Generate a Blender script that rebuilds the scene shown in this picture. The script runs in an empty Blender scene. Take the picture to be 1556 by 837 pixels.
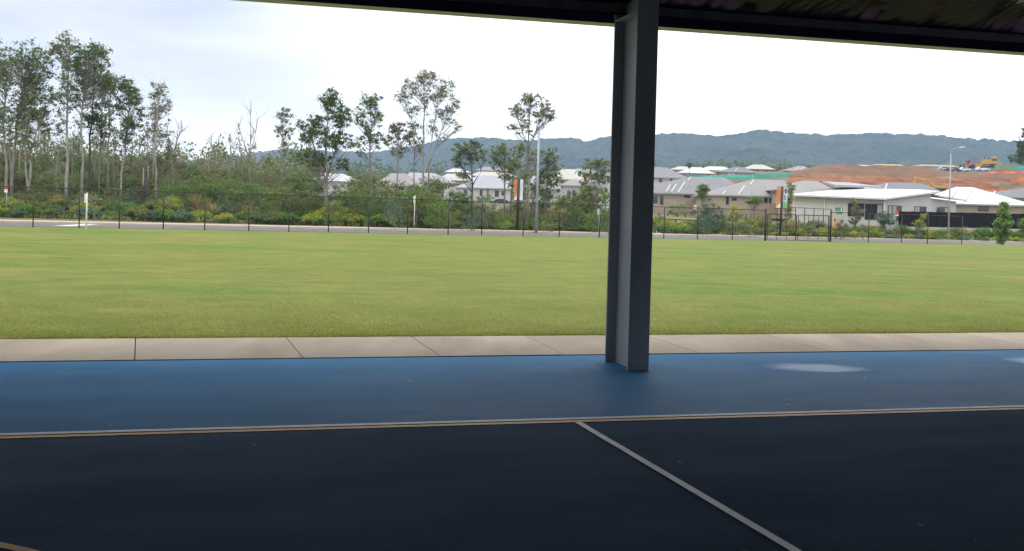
import bpy, math, random
import numpy as np
from mathutils import Matrix, Vector

SC = bpy.context.scene
COL = SC.collection
R = math.radians
rng = np.random.RandomState(7)
random.seed(7)

# ------------------------------------------------------------------ camera
W0, H0 = 1556.0, 837.0
F, CX, CY = 1580.0, 778.0, 340.0
ROLL, HOR, EYE = 0.0275, 322.0, 1.6
PITCH = math.atan((CY - HOR) / F)
_cp, _sp, _cr, _sr = math.cos(PITCH), math.sin(PITCH), math.cos(ROLL), math.sin(ROLL)

def ray(u, v):
    x, yd = (u - CX) / F, (v - CY) / F
    r = x * _cr + yd * _sr
    d = yd * _cr - x * _sr
    return np.array([r, _cp - d * _sp, -_sp - d * _cp])

def P(u, v, y):                      # the point at depth y seen at pixel (u, v) of the photograph
    q = ray(u, v)
    return q * (y / q[1]) + np.array([0, 0, EYE])

def gp(u, v, z=0.0):                 # the point on the level plane z
    q = ray(u, v)
    return q * ((z - EYE) / q[2]) + np.array([0, 0, EYE])

cam_d = bpy.data.cameras.new('camera')
cam = bpy.data.objects.new('camera', cam_d); COL.objects.link(cam)
fw = Vector((0, _cp, -_sp)); x0 = Vector((1, 0, 0)); u0 = Vector((0, _sp, _cp))
cxv = x0 * _cr + u0 * _sr; cyv = -x0 * _sr + u0 * _cr
cam.matrix_world = Matrix(((cxv.x, cyv.x, -fw.x, 0), (cxv.y, cyv.y, -fw.y, 0), (cxv.z, cyv.z, -fw.z, EYE), (0, 0, 0, 1)))
cam_d.sensor_width = 36.0
cam_d.lens = 36.0 * F / W0
cam_d.shift_y = -(H0 / 2 - CY) / W0
cam_d.clip_start = 0.1; cam_d.clip_end = 12000
SC.camera = cam

# ------------------------------------------------------------------ world, sun, exposure
SUN_EL, SUN_AZ = R(55), R(-115)        # azimuth from +Y (away from the camera) towards +X
w = bpy.data.worlds.new('World'); SC.world = w; w.use_nodes = True
nt = w.node_tree; nt.nodes.clear()
def N(t, **k):
    n = nt.nodes.new(t)
    for a, b in k.items(): setattr(n, a, b)
    return n
L = lambda a, b: nt.links.new(a, b)
out = N('ShaderNodeOutputWorld'); bg = N('ShaderNodeBackground'); bg.inputs['Strength'].default_value = 0.12
sky = N('ShaderNodeTexSky'); sky.sky_type = 'NISHITA'; sky.sun_disc = False
sky.sun_elevation = SUN_EL; sky.sun_rotation = SUN_AZ; sky.air_density = 1.0; sky.dust_density = 2.0
tc = N('ShaderNodeTexCoord')
mp = N('ShaderNodeMapping'); mp.inputs['Scale'].default_value = (1.0, 1.0, 4.5); mp.inputs['Location'].default_value = (0.35, 0.1, 0.4)
n1 = N('ShaderNodeTexNoise'); n1.inputs['Scale'].default_value = 2.2; n1.inputs['Detail'].default_value = 6; n1.inputs['Roughness'].default_value = 0.5
cr = N('ShaderNodeValToRGB')
cr.color_ramp.elements[0].position = 0.36; cr.color_ramp.elements[0].color = (1.95, 1.93, 2.1, 1)
cr.color_ramp.elements[1].position = 0.60; cr.color_ramp.elements[1].color = (4.4, 4.4, 4.55, 1)
# the deck is thinner (brighter) ahead and to the right, heavier overhead to the left
sep = N('ShaderNodeSeparateXYZ')
mx = N('ShaderNodeMapRange'); mx.inputs['From Min'].default_value = -0.38; mx.inputs['From Max'].default_value = 0.06
mx.inputs['To Min'].default_value = 0.0; mx.inputs['To Max'].default_value = 1.0; mx.interpolation_type = 'SMOOTHSTEP'
mxz = N('ShaderNodeMapRange'); mxz.inputs['From Min'].default_value = 0.03; mxz.inputs['From Max'].default_value = 0.13
mxz.inputs['To Min'].default_value = 1.0; mxz.inputs['To Max'].default_value = 0.0; mxz.interpolation_type = 'SMOOTHSTEP'
mxx = N('ShaderNodeMath', operation='MAXIMUM')
mul = N('ShaderNodeMixRGB'); mul.blend_type = 'MIX'
mul.inputs['Color2'].default_value = (9.4, 9.35, 9.2, 1)
mfac = N('ShaderNodeMath', operation='MULTIPLY'); mfac.inputs[1].default_value = 0.80
gap = N('ShaderNodeTexNoise'); gap.inputs['Scale'].default_value = 3.1; gap.inputs['Detail'].default_value = 5
gapr = N('ShaderNodeMapRange'); gapr.inputs['From Min'].default_value = 0.54; gapr.inputs['From Max'].default_value = 0.68
gapr.inputs['To Min'].default_value = 0.0; gapr.inputs['To Max'].default_value = 0.45
mix = N('ShaderNodeMixRGB')
L(tc.outputs['Generated'], mp.inputs['Vector']); L(mp.outputs[0], n1.inputs['Vector']); L(n1.outputs['Fac'], cr.inputs['Fac'])
L(tc.outputs['Generated'], sep.inputs[0]); L(sep.outputs['X'], mx.inputs['Value']); L(sep.outputs['Z'], mxz.inputs['Value'])
L(mx.outputs[0], mxx.inputs[0]); L(mxz.outputs[0], mxx.inputs[1]); L(mxx.outputs[0], mfac.inputs[0])
L(mfac.outputs[0], mul.inputs['Fac']); L(cr.outputs[0], mul.inputs['Color1'])
L(mp.outputs[0], gap.inputs['Vector']); L(gap.outputs['Fac'], gapr.inputs['Value'])
L(gapr.outputs[0], mix.inputs['Fac']); L(mul.outputs[0], mix.inputs['Color1']); L(sky.outputs[0], mix.inputs['Color2'])
L(mix.outputs[0], bg.inputs['Color']); L(bg.outputs[0], out.inputs['Surface'])

sd = bpy.data.lights.new('sun', 'SUN'); sd.energy = 1.2; sd.angle = R(40); sd.color = (1.0, 0.95, 0.87)
sun = bpy.data.objects.new('sun', sd); COL.objects.link(sun)
sv = Vector((math.sin(SUN_AZ) * math.cos(SUN_EL), math.cos(SUN_AZ) * math.cos(SUN_EL), math.sin(SUN_EL)))
sun.rotation_euler = sv.to_track_quat('Z', 'Y').to_euler()

SC.view_settings.view_transform = 'Standard'; SC.view_settings.look = 'None'
SC.view_settings.gamma = 1; SC.view_settings.exposure = 1.15
try: SC.view_settings.use_curve_mapping = False
except Exception: pass
SC.render.engine = 'CYCLES'
SC.cycles.max_bounces = 7; SC.cycles.diffuse_bounces = 3; SC.cycles.glossy_bounces = 3
SC.cycles.transmission_bounces = 3; SC.cycles.volume_bounces = 0; SC.cycles.transparent_max_bounces = 6
SC.cycles.use_denoising = True
try:
    SC.cycles.denoiser = 'OPENIMAGEDENOISE'; SC.cycles.denoising_input_passes = 'RGB_ALBEDO_NORMAL'; SC.cycles.denoising_prefilter = 'ACCURATE'
except Exception: pass
SC.cycles.sample_clamp_indirect = 6

# ------------------------------------------------------------------ materials
MATS = {}
def mat(name, col, rough=0.7, var=0.0, scale=5.0, col2=None, metal=0.0, bump=0.0, bscale=None, spec=0.5, stretch=None, detail=5):
    if name in MATS: return MATS[name]
    m = bpy.data.materials.new(name); m.use_nodes = True
    t = m.node_tree; b = t.nodes['Principled BSDF']
    b.inputs['Roughness'].default_value = rough; b.inputs['Metallic'].default_value = metal
    b.inputs['Specular IOR Level'].default_value = spec
    c1 = tuple(col) + (1,)
    if var or col2:
        tc_ = t.nodes.new('ShaderNodeTexCoord'); mp_ = t.nodes.new('ShaderNodeMapping')
        if stretch: mp_.inputs['Scale'].default_value = stretch
        n = t.nodes.new('ShaderNodeTexNoise'); n.inputs['Scale'].default_value = scale; n.inputs['Detail'].default_value = detail
        r = t.nodes.new('ShaderNodeValToRGB')
        if col2 is None:
            a = tuple(x * (1 - var) for x in col) + (1,); bb = tuple(min(1, x * (1 + var)) for x in col) + (1,)
        else: a, bb = c1, tuple(col2) + (1,)
        r.color_ramp.elements[0].position = 0.33; r.color_ramp.elements[1].position = 0.67
        r.color_ramp.elements[0].color = a; r.color_ramp.elements[1].color = bb
        t.links.new(tc_.outputs['Object'], mp_.inputs[0]); t.links.new(mp_.outputs[0], n.inputs['Vector'])
        t.links.new(n.outputs['Fac'], r.inputs[0]); t.links.new(r.outputs[0], b.inputs['Base Color'])
        if bump:
            n2 = t.nodes.new('ShaderNodeTexNoise'); n2.inputs['Scale'].default_value = bscale or scale * 4; n2.inputs['Detail'].default_value = 6
            bp = t.nodes.new('ShaderNodeBump'); bp.inputs['Strength'].default_value = bump; bp.inputs['Distance'].default_value = 0.05
            t.links.new(mp_.outputs[0], n2.inputs['Vector']); t.links.new(n2.outputs['Fac'], bp.inputs['Height']); t.links.new(bp.outputs[0], b.inputs['Normal'])
    else:
        b.inputs['Base Color'].default_value = c1
    MATS[name] = m
    return m

def foliage(name, a, b, c, trans=0.38):
    """leaf colours: every leaf picks its own shade, and larger patches drift between tones"""
    a, b, c = [tuple(x * 2.2 for x in q) for q in (a, b, c)]
    m = bpy.data.materials.new(name); m.use_nodes = True
    t = m.node_tree; t.nodes.clear()
    o = t.nodes.new('ShaderNodeOutputMaterial'); g = t.nodes.new('ShaderNodeNewGeometry')
    r = t.nodes.new('ShaderNodeValToRGB'); e = r.color_ramp.elements
    e[0].position = 0; e[0].color = tuple(a) + (1,); e[1].position = 1; e[1].color = tuple(c) + (1,)
    k = e.new(0.55); k.color = tuple(b) + (1,)
    oi = t.nodes.new('ShaderNodeObjectInfo')
    tc_ = t.nodes.new('ShaderNodeTexCoord'); n = t.nodes.new('ShaderNodeTexNoise'); n.inputs['Scale'].default_value = 0.9; n.inputs['Detail'].default_value = 2
    ad = t.nodes.new('ShaderNodeMath'); ad.operation = 'MULTIPLY_ADD'; ad.inputs[1].default_value = 0.45
    sb = t.nodes.new('ShaderNodeMath'); sb.operation = 'MULTIPLY_ADD'; sb.inputs[1].default_value = 1.1; sb.inputs[2].default_value = -0.35
    o2 = t.nodes.new('ShaderNodeMath'); o2.operation = 'MULTIPLY_ADD'; o2.inputs[1].default_value = 0.3
    t.links.new(tc_.outputs['Object'], n.inputs['Vector']); t.links.new(n.outputs['Fac'], sb.inputs[0])
    t.links.new(oi.outputs['Random'], o2.inputs[0]); t.links.new(sb.outputs[0], o2.inputs[2])
    t.links.new(g.outputs['Random Per Island'], ad.inputs[0]); t.links.new(o2.outputs[0], ad.inputs[2])
    t.links.new(ad.outputs[0], r.inputs[0])
    d = t.nodes.new('ShaderNodeBsdfDiffuse'); tr = t.nodes.new('ShaderNodeBsdfTranslucent'); mx_ = t.nodes.new('ShaderNodeMixShader')
    mx_.inputs[0].default_value = trans
    t.links.new(r.outputs[0], d.inputs[0]); t.links.new(r.outputs[0], tr.inputs[0])
    t.links.new(d.outputs[0], mx_.inputs[1]); t.links.new(tr.outputs[0], mx_.inputs[2]); t.links.new(mx_.outputs[0], o.inputs[0])
    MATS[name] = m
    return m

# ------------------------------------------------------------------ objects
def tag(o, label=None, cat=None, group=None, kind=None):
    if label: o['label'] = label
    if cat: o['category'] = cat
    if group: o['group'] = group
    if kind: o['kind'] = kind
    return o
def thing(name, label, cat, loc=(0, 0, 0), rz=0.0, group=None):
    o = bpy.data.objects.new(name, None); COL.objects.link(o)
    o.location = tuple(float(x) for x in loc); o.rotation_euler = (0, 0, rz); o.empty_display_size = 0.3
    return tag(o, label, cat, group)
def copy_tree(o, parent=None):
    c = o.copy(); COL.objects.link(c)
    if parent is not None: c.parent = parent
    for ch in list(o.children): copy_tree(ch, c)
    return c

class MB:
    """collects shapes for ONE mesh object"""
    def __init__(s): s.v = []; s.f = []; s.m = []; s.n = 0
    def add(s, v, f, m=0):
        v = np.asarray(v, float).reshape(-1, 3); s.v.append(v)
        for q in f: s.f.append(tuple(int(i) + s.n for i in q)); s.m.append(m)
        s.n += len(v); return s
    def hexa(s, c, m=0):             # 4 bottom + 4 top corners
        return s.add(c, [(3, 2, 1, 0), (4, 5, 6, 7), (0, 1, 5, 4), (1, 2, 6, 5), (2, 3, 7, 6), (3, 0, 4, 7)], m)
    def box(s, x0, x1, y0, y1, z0, z1, m=0):
        return s.hexa([(x0, y0, z0), (x1, y0, z0), (x1, y1, z0), (x0, y1, z0), (x0, y0, z1), (x1, y0, z1), (x1, y1, z1), (x0, y1, z1)], m)
    def tube(s, pts, rad, n=6, m=0, cap=True):
        pts = np.asarray(pts, float); k = len(pts)
        rad = np.broadcast_to(np.asarray(rad, float), (k,))
        t = np.gradient(pts, axis=0) if k > 2 else np.repeat(pts[1:] - pts[:1], 2, 0)
        t = t / (np.linalg.norm(t, axis=1)[:, None] + 1e-9)
        ref = np.where(np.abs(t[:, 2:3]) > 0.9, np.array([[1., 0, 0]]), np.array([[0, 0, 1.]]))
        a = np.cross(t, ref); a /= np.linalg.norm(a, axis=1)[:, None] + 1e-9; b = np.cross(t, a)
        an = np.arange(n) * 2 * math.pi / n
        v = pts[:, None, :] + rad[:, None, None] * (np.cos(an)[None, :, None] * a[:, None, :] + np.sin(an)[None, :, None] * b[:, None, :])
        fs = []
        for i in range(k - 1):
            for j in range(n):
                j2 = (j + 1) % n
                fs.append((i * n + j, i * n + j2, (i + 1) * n + j2, (i + 1) * n + j))
        if cap: fs.append(tuple(range(n))[::-1]); fs.append(tuple((k - 1) * n + j for j in range(n)))
        return s.add(v.reshape(-1, 3), fs, m)
    def prism(s, poly, d, m=0):      # polygon (3-D points) extruded by the vector d
        p = np.asarray(poly, float); k = len(p); q = p + np.asarray(d, float)
        return s.add(np.vstack([p, q]), [tuple(range(k))[::-1], tuple(range(k, 2 * k))] + [(i, (i + 1) % k, k + (i + 1) % k, k + i) for i in range(k)], m)
    def build(s, name, mats, parent=None, smooth=False, off=None):
        v = np.vstack(s.v)
        if off is not None: v = v - np.asarray(off, float)
        me = bpy.data.meshes.new(name); me.from_pydata(v.tolist(), [], s.f)
        if not isinstance(mats, (list, tuple)): mats = [mats]
        for x in mats: me.materials.append(x)
        me.polygons.foreach_set('material_index', s.m)
        if smooth: me.polygons.foreach_set('use_smooth', [True] * len(s.f))
        me.update()
        o = bpy.data.objects.new(name, me); COL.objects.link(o)
        if parent is not None: o.parent = parent
        return o

def quads_mesh(name, v, mats, parent=None, midx=None):
    """many separate quads from an (n,4,3) array"""
    v = np.asarray(v, np.float32); n = len(v)
    me = bpy.data.meshes.new(name)
    me.vertices.add(4 * n); me.vertices.foreach_set('co', v.reshape(-1))
    me.loops.add(4 * n); me.loops.foreach_set('vertex_index', np.arange(4 * n, dtype=np.int32))
    me.polygons.add(n); me.polygons.foreach_set('loop_start', np.arange(0, 4 * n, 4, dtype=np.int32))
    try: me.polygons.foreach_set('loop_total', np.full(n, 4, np.int32))
    except Exception: pass
    if not isinstance(mats, (list, tuple)): mats = [mats]
    for x in mats: me.materials.append(x)
    if midx is not None: me.polygons.foreach_set('material_index', np.asarray(midx, np.int32))
    me.update(calc_edges=True); me.validate()
    o = bpy.data.objects.new(name, me); COL.objects.link(o)
    if parent is not None: o.parent = parent
    return o

def grid_mesh(name, X, Y, Z, mats, smooth=True):
    h, k = X.shape
    v = np.stack([X, Y, Z], -1).reshape(-1, 3).astype(np.float32)
    i = np.arange(h * k).reshape(h, k)
    q = np.stack([i[:-1, :-1], i[:-1, 1:], i[1:, 1:], i[1:, :-1]], -1).reshape(-1)
    n = len(q) // 4
    me = bpy.data.meshes.new(name); me.vertices.add(len(v)); me.vertices.foreach_set('co', v.reshape(-1))
    me.loops.add(4 * n); me.loops.foreach_set('vertex_index', q.astype(np.int32))
    me.polygons.add(n); me.polygons.foreach_set('loop_start', np.arange(0, 4 * n, 4, dtype=np.int32))
    try: me.polygons.foreach_set('loop_total', np.full(n, 4, np.int32))
    except Exception: pass
    me.polygons.foreach_set('use_smooth', np.full(n, smooth))
    if not isinstance(mats, (list, tuple)): mats = [mats]
    for x in mats: me.materials.append(x)
    me.update(calc_edges=True); me.validate()
    o = bpy.data.objects.new(name, me); COL.objects.link(o)
    return o

def vnoise(x, y, seed=0):            # smooth value noise in 0..1
    r = np.random.RandomState(seed).rand(256, 256)
    xi, yi = np.floor(x).astype(int), np.floor(y).astype(int)
    fx, fy = x - xi, y - yi
    fx = fx * fx * (3 - 2 * fx); fy = fy * fy * (3 - 2 * fy)
    g = lambda a, b: r[a % 256, b % 256]
    return (g(xi, yi) * (1 - fx) + g(xi + 1, yi) * fx) * (1 - fy) + (g(xi, yi + 1) * (1 - fx) + g(xi + 1, yi + 1) * fx) * fy

def ordinal(i):
    ones = 'first second third fourth fifth sixth seventh eighth ninth tenth eleventh twelfth thirteenth fourteenth fifteenth sixteenth seventeenth eighteenth nineteenth'.split()
    if i < 19: return ones[i]
    i += 1; t = i // 10; tens = {2: 'twent', 3: 'thirt', 4: 'fort', 5: 'fift', 6: 'sixt', 7: 'sevent'}
    return tens[t] + 'ieth' if i % 10 == 0 else tens[t] + 'y-' + ones[i % 10 - 1]

# ------------------------------------------------------------------ terrain
FA, FB = gp(50, 345.5), gp(1462, 371.5)            # the line of the field fence
_fs = (FB[1] - FA[1]) / (FB[0] - FA[0])
def fence_y(x): return FA[1] + (np.clip(x, -60, 90) - FA[0]) * _fs
def fence_at(u):                                   # the fence line's ground point seen at column u
    q = ray(u, 350); k = q[0] / q[1]
    y = (FA[1] - FA[0] * _fs) / (1 - _fs * k)
    return np.array([k * y, y, 0.0])
_pd = [-1e4, 0.6, 1.6, 19.5, 21.0, 24.0, 45, 80, 110, 150, 220, 400, 900, 9000]
_pz = [0, 0, -0.16, -0.16, -0.16, -0.04, 0.5, 1.0, 1.5, 2.9, 4.2, 7.0, 12, 14]
def sstep(a, b, x):
    t = np.clip((x - a) / (b - a), 0, 1); return t * t * (3 - 2 * t)
def HT(x, y):
    x = np.asarray(x, float); y = np.asarray(y, float)
    z = np.interp(y - fence_y(x), _pd, _pz)
    plat = np.interp(y, [225, 290, 320, 345, 380, 600, 1200], [0, 4, 9.5, 11, 14, 15, 10])
    return z + plat * sstep(25, 75, x - (y - 300) * 0.1)
def G(u, v):                                       # where the ray through a pixel meets the ground
    q = ray(u, v); q = q / q[1]
    ys = np.concatenate([np.arange(3, 130, 0.1), np.arange(130, 900, 0.5)])
    z = EYE + q[2] * ys
    hit = np.nonzero(z <= HT(q[0] * ys, ys))[0]
    y = ys[hit[0]] if len(hit) else 300.0
    return np.array([q[0] * y, y, float(HT(q[0] * y, y))])
def at(u, y):                                      # ground point at depth y in column u
    q = ray(u, 330); x = q[0] / q[1] * y
    return np.array([x, y, float(HT(x, y))])
def pxm(y): return y / F                           # metres per photograph pixel at depth y

# court frame: e1 along the slab edge, e2 outwards
A0, A1 = gp(0, 550.5), gp(1556, 531.5)
TH = math.atan2(A1[1] - A0[1], A1[0] - A0[0])
E1 = np.array([math.cos(TH), math.sin(TH), 0]); E2 = np.array([-math.sin(TH), math.cos(TH), 0])
def st(p): d = np.asarray(p) - A0; return float(d @ E1), float(d @ E2)
def wp(s, t, z=0.0): return A0 + E1 * s + E2 * t + np.array([0, 0, z])
GE = 0.5 * (st(gp(0, 517.5))[1] + st(gp(1556, 504.5))[1])      # width of the concrete path

# --- ground
M_ground = mat('ground_soil', (0.10, 0.10, 0.045), 0.95, scale=0.35, col2=(0.17, 0.15, 0.075), bump=0.4)
xs = np.concatenate([np.linspace(-4000, -250, 16)[:-1], np.linspace(-250, 420, 168), np.linspace(420, 4000, 16)[1:]])
ys = np.concatenate([np.linspace(-600, -30, 8)[:-1], np.linspace(-30, 40, 10)[:-1], np.linspace(40, 170, 131), np.linspace(170, 620, 120)[1:], np.linspace(620, 3200, 18)[1:]])
X, Y = np.meshgrid(xs, ys)
grd = grid_mesh('ground', X, Y, HT(X, Y) - 0.012 - 0.03 * (Y < 40), M_ground); tag(grd, kind='structure')

# --- playing field
def lawn_mat():
    m = bpy.data.materials.new('lawn'); m.use_nodes = True; t = m.node_tree; b = t.nodes['Principled BSDF']
    b.inputs['Roughness'].default_value = 0.9; b.inputs['Specular IOR Level'].default_value = 0.15
    tc_ = t.nodes.new('ShaderNodeTexCoord')
    def nz(scale, st_=(1, 1, 1), det=5, rough=0.55):
        mp_ = t.nodes.new('ShaderNodeMapping'); mp_.inputs['Scale'].default_value = st_
        mp_.inputs['Rotation'].default_value = (0, 0, -TH)
        n = t.nodes.new('ShaderNodeTexNoise'); n.inputs['Scale'].default_value = scale; n.inputs['Detail'].default_value = det; n.inputs['Roughness'].default_value = rough
        t.links.new(tc_.outputs['Object'], mp_.inputs[0]); t.links.new(mp_.outputs[0], n.inputs['Vector']); return n
    def ramp(n, p0, c0, p1, c1):
        r = t.nodes.new('ShaderNodeValToRGB'); r.color_ramp.elements[0].position = p0; r.color_ramp.elements[1].position = p1
        r.color_ramp.elements[0].color = c0 + (1,); r.color_ramp.elements[1].color = c1 + (1,)
        t.links.new(n.outputs['Fac'], r.inputs[0]); return r
    def mixc(bt, f, a, b_):
        x = t.nodes.new('ShaderNodeMixRGB'); x.blend_type = bt
        if isinstance(f, float): x.inputs[0].default_value = f
        else: t.links.new(f, x.inputs[0])
        t.links.new(a, x.inputs[1]); t.links.new(b_, x.inputs[2]); return x
    base = ramp(nz(0.15, (0.75, 1.0, 1), 7, 0.62), 0.36, (0.160, 0.202, 0.045), 0.66, (0.246, 0.242, 0.074))
    gr = ramp(nz(0.13, (0.7, 1.15, 1), 7, 0.62), 0.49, (0, 0, 0), 0.62, (1, 1, 1))
    green = ramp(nz(2.0), 0.3, (0.112, 0.192, 0.034), 0.7, (0.156, 0.225, 0.045))
    c = mixc('MIX', gr.outputs[0], base.outputs[0], green.outputs[0])
    fine = ramp(nz(9, det=8, rough=0.7), 0.3, (0.78, 0.8, 0.76), 0.72, (1.16, 1.15, 1.12))
    c = mixc('MULTIPLY', 1.0, c.outputs[0], fine.outputs[0])
    md = ramp(nz(0.9, (0.9, 1.1, 1), 8, 0.75), 0.32, (0.78, 0.82, 0.74), 0.68, (1.2, 1.16, 1.2))
    c = mixc('MULTIPLY', 1.0, c.outputs[0], md.outputs[0])
    sp = ramp(nz(38, det=3), 0.35, (0.8, 0.82, 0.78), 0.68, (1.16, 1.15, 1.1))
    c = mixc('MULTIPLY', 1.0, c.outputs[0], sp.outputs[0])
    dry = ramp(nz(1.3, (0.7, 1.5, 1), 6, 0.65), 0.60, (0, 0, 0), 0.76, (1, 1, 1))
    rgb = t.nodes.new('ShaderNodeRGB'); rgb.outputs[0].default_value = (0.25, 0.205, 0.085, 1)
    mm = t.nodes.new('ShaderNodeMath'); mm.operation = 'MULTIPLY'; mm.inputs[1].default_value = 0.55
    t.links.new(dry.outputs[0], mm.inputs[0])
    c = mixc('MIX', mm.outputs[0], c.outputs[0], rgb.outputs[0])
    t.links.new(c.outputs[0], b.inputs['Base Color'])
    nb = nz(16, det=8, rough=0.75); bp = t.nodes.new('ShaderNodeBump'); bp.inputs['Strength'].default_value = 0.9; bp.inputs['Distance'].default_value = 0.06
    t.links.new(nb.outputs['Fac'], bp.inputs['Height']); t.links.new(bp.outputs[0], b.inputs['Normal'])
    return m
M_lawn = lawn_mat()
lv, lf = [], []
ns, ntt = 60, 40
Xl = np.zeros((ntt, ns)); Yl = Xl.copy(); Zl = Xl.copy()
for j, x_ in enumerate(np.linspace(-60, 75, ns)):
    # near edge: the outer edge of the concrete path; far edge: just past the fence
    tt = (x_ - A0[0] + E2[0] * 0)  # param along X
    s_ = (x_ - A0[0] + GE * math.sin(TH)) / math.cos(TH); y_near = A0[1] + s_ * math.sin(TH) + GE * math.cos(TH)
    y_far = float(fence_y(x_)) + 0.55
    for i, k in enumerate(np.linspace(0, 1, ntt) ** 1.5):
        Xl[i, j] = x_; Yl[i, j] = y_near + (y_far - y_near) * k
Zl = 0.012 + 0.02 * vnoise(Xl * 0.2 + 50, Yl * 0.25 + 50, 3) * np.clip((Yl - 14) / 6, 0, 1)
lawn = grid_mesh('field', Xl, Yl, Zl, M_lawn); tag(lawn, kind='structure')

# --- road, kerb path beyond the fence
M_asph = mat('asphalt', (0.12, 0.118, 0.115), 0.9, scale=1.5, col2=(0.16, 0.157, 0.15), bump=0.2)
M_conc = mat('concrete_pale', (0.44, 0.37, 0.29), 0.85, scale=0.8, col2=(0.52, 0.45, 0.36), bump=0.15)
M_white = mat('marking_white', (0.72, 0.72, 0.70), 0.7, var=0.12, scale=6)
def band(name, d0, d1, z0, z1, m, x0=-75, x1=110, n=90):
    xx = np.linspace(x0, x1, n); fy = fence_y(xx)
    Xb = np.stack([xx, xx]); Yb = np.stack([fy + d0, fy + d1]); Zb = np.stack([xx * 0 + z0, xx * 0 + z1])
    return tag(grid_mesh(name, Xb, Yb, Zb, m), kind='structure')
band('road', 1.7, 19.2, -0.15, -0.15, M_asph)
# raised kerb and concrete footpath as one stepped strip
xx = np.linspace(-75, 110, 90); fy = fence_y(xx)
ds = [19.2, 19.2, 23.4, 23.4]; zs = [-0.16, -0.015, 0.005, -0.1]
band_ = grid_mesh('footpath', np.stack([xx] * 4), np.stack([fy + d for d in ds]), np.stack([xx * 0 + z for z in zs]), M_conc, smooth=False)
tag(band_, kind='structure')
mk = MB()                                         # give-way line painted across the road at the left
a, b = G(93, 343.3), G(138, 341.2)
d_ = (b - a); d_ /= np.linalg.norm(d_); nn = np.array([-d_[1], d_[0], 0]) * 0.6
for p0_, p1_ in ((a, b),):
    q = np.array([p0_ - nn, p1_ - nn, p1_ + nn, p0_ + nn]); q[:, 2] = -0.146
    mk.add(q, [(0, 1, 2, 3)])
tag(mk.build('road_marking', M_white), kind='structure')
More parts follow.
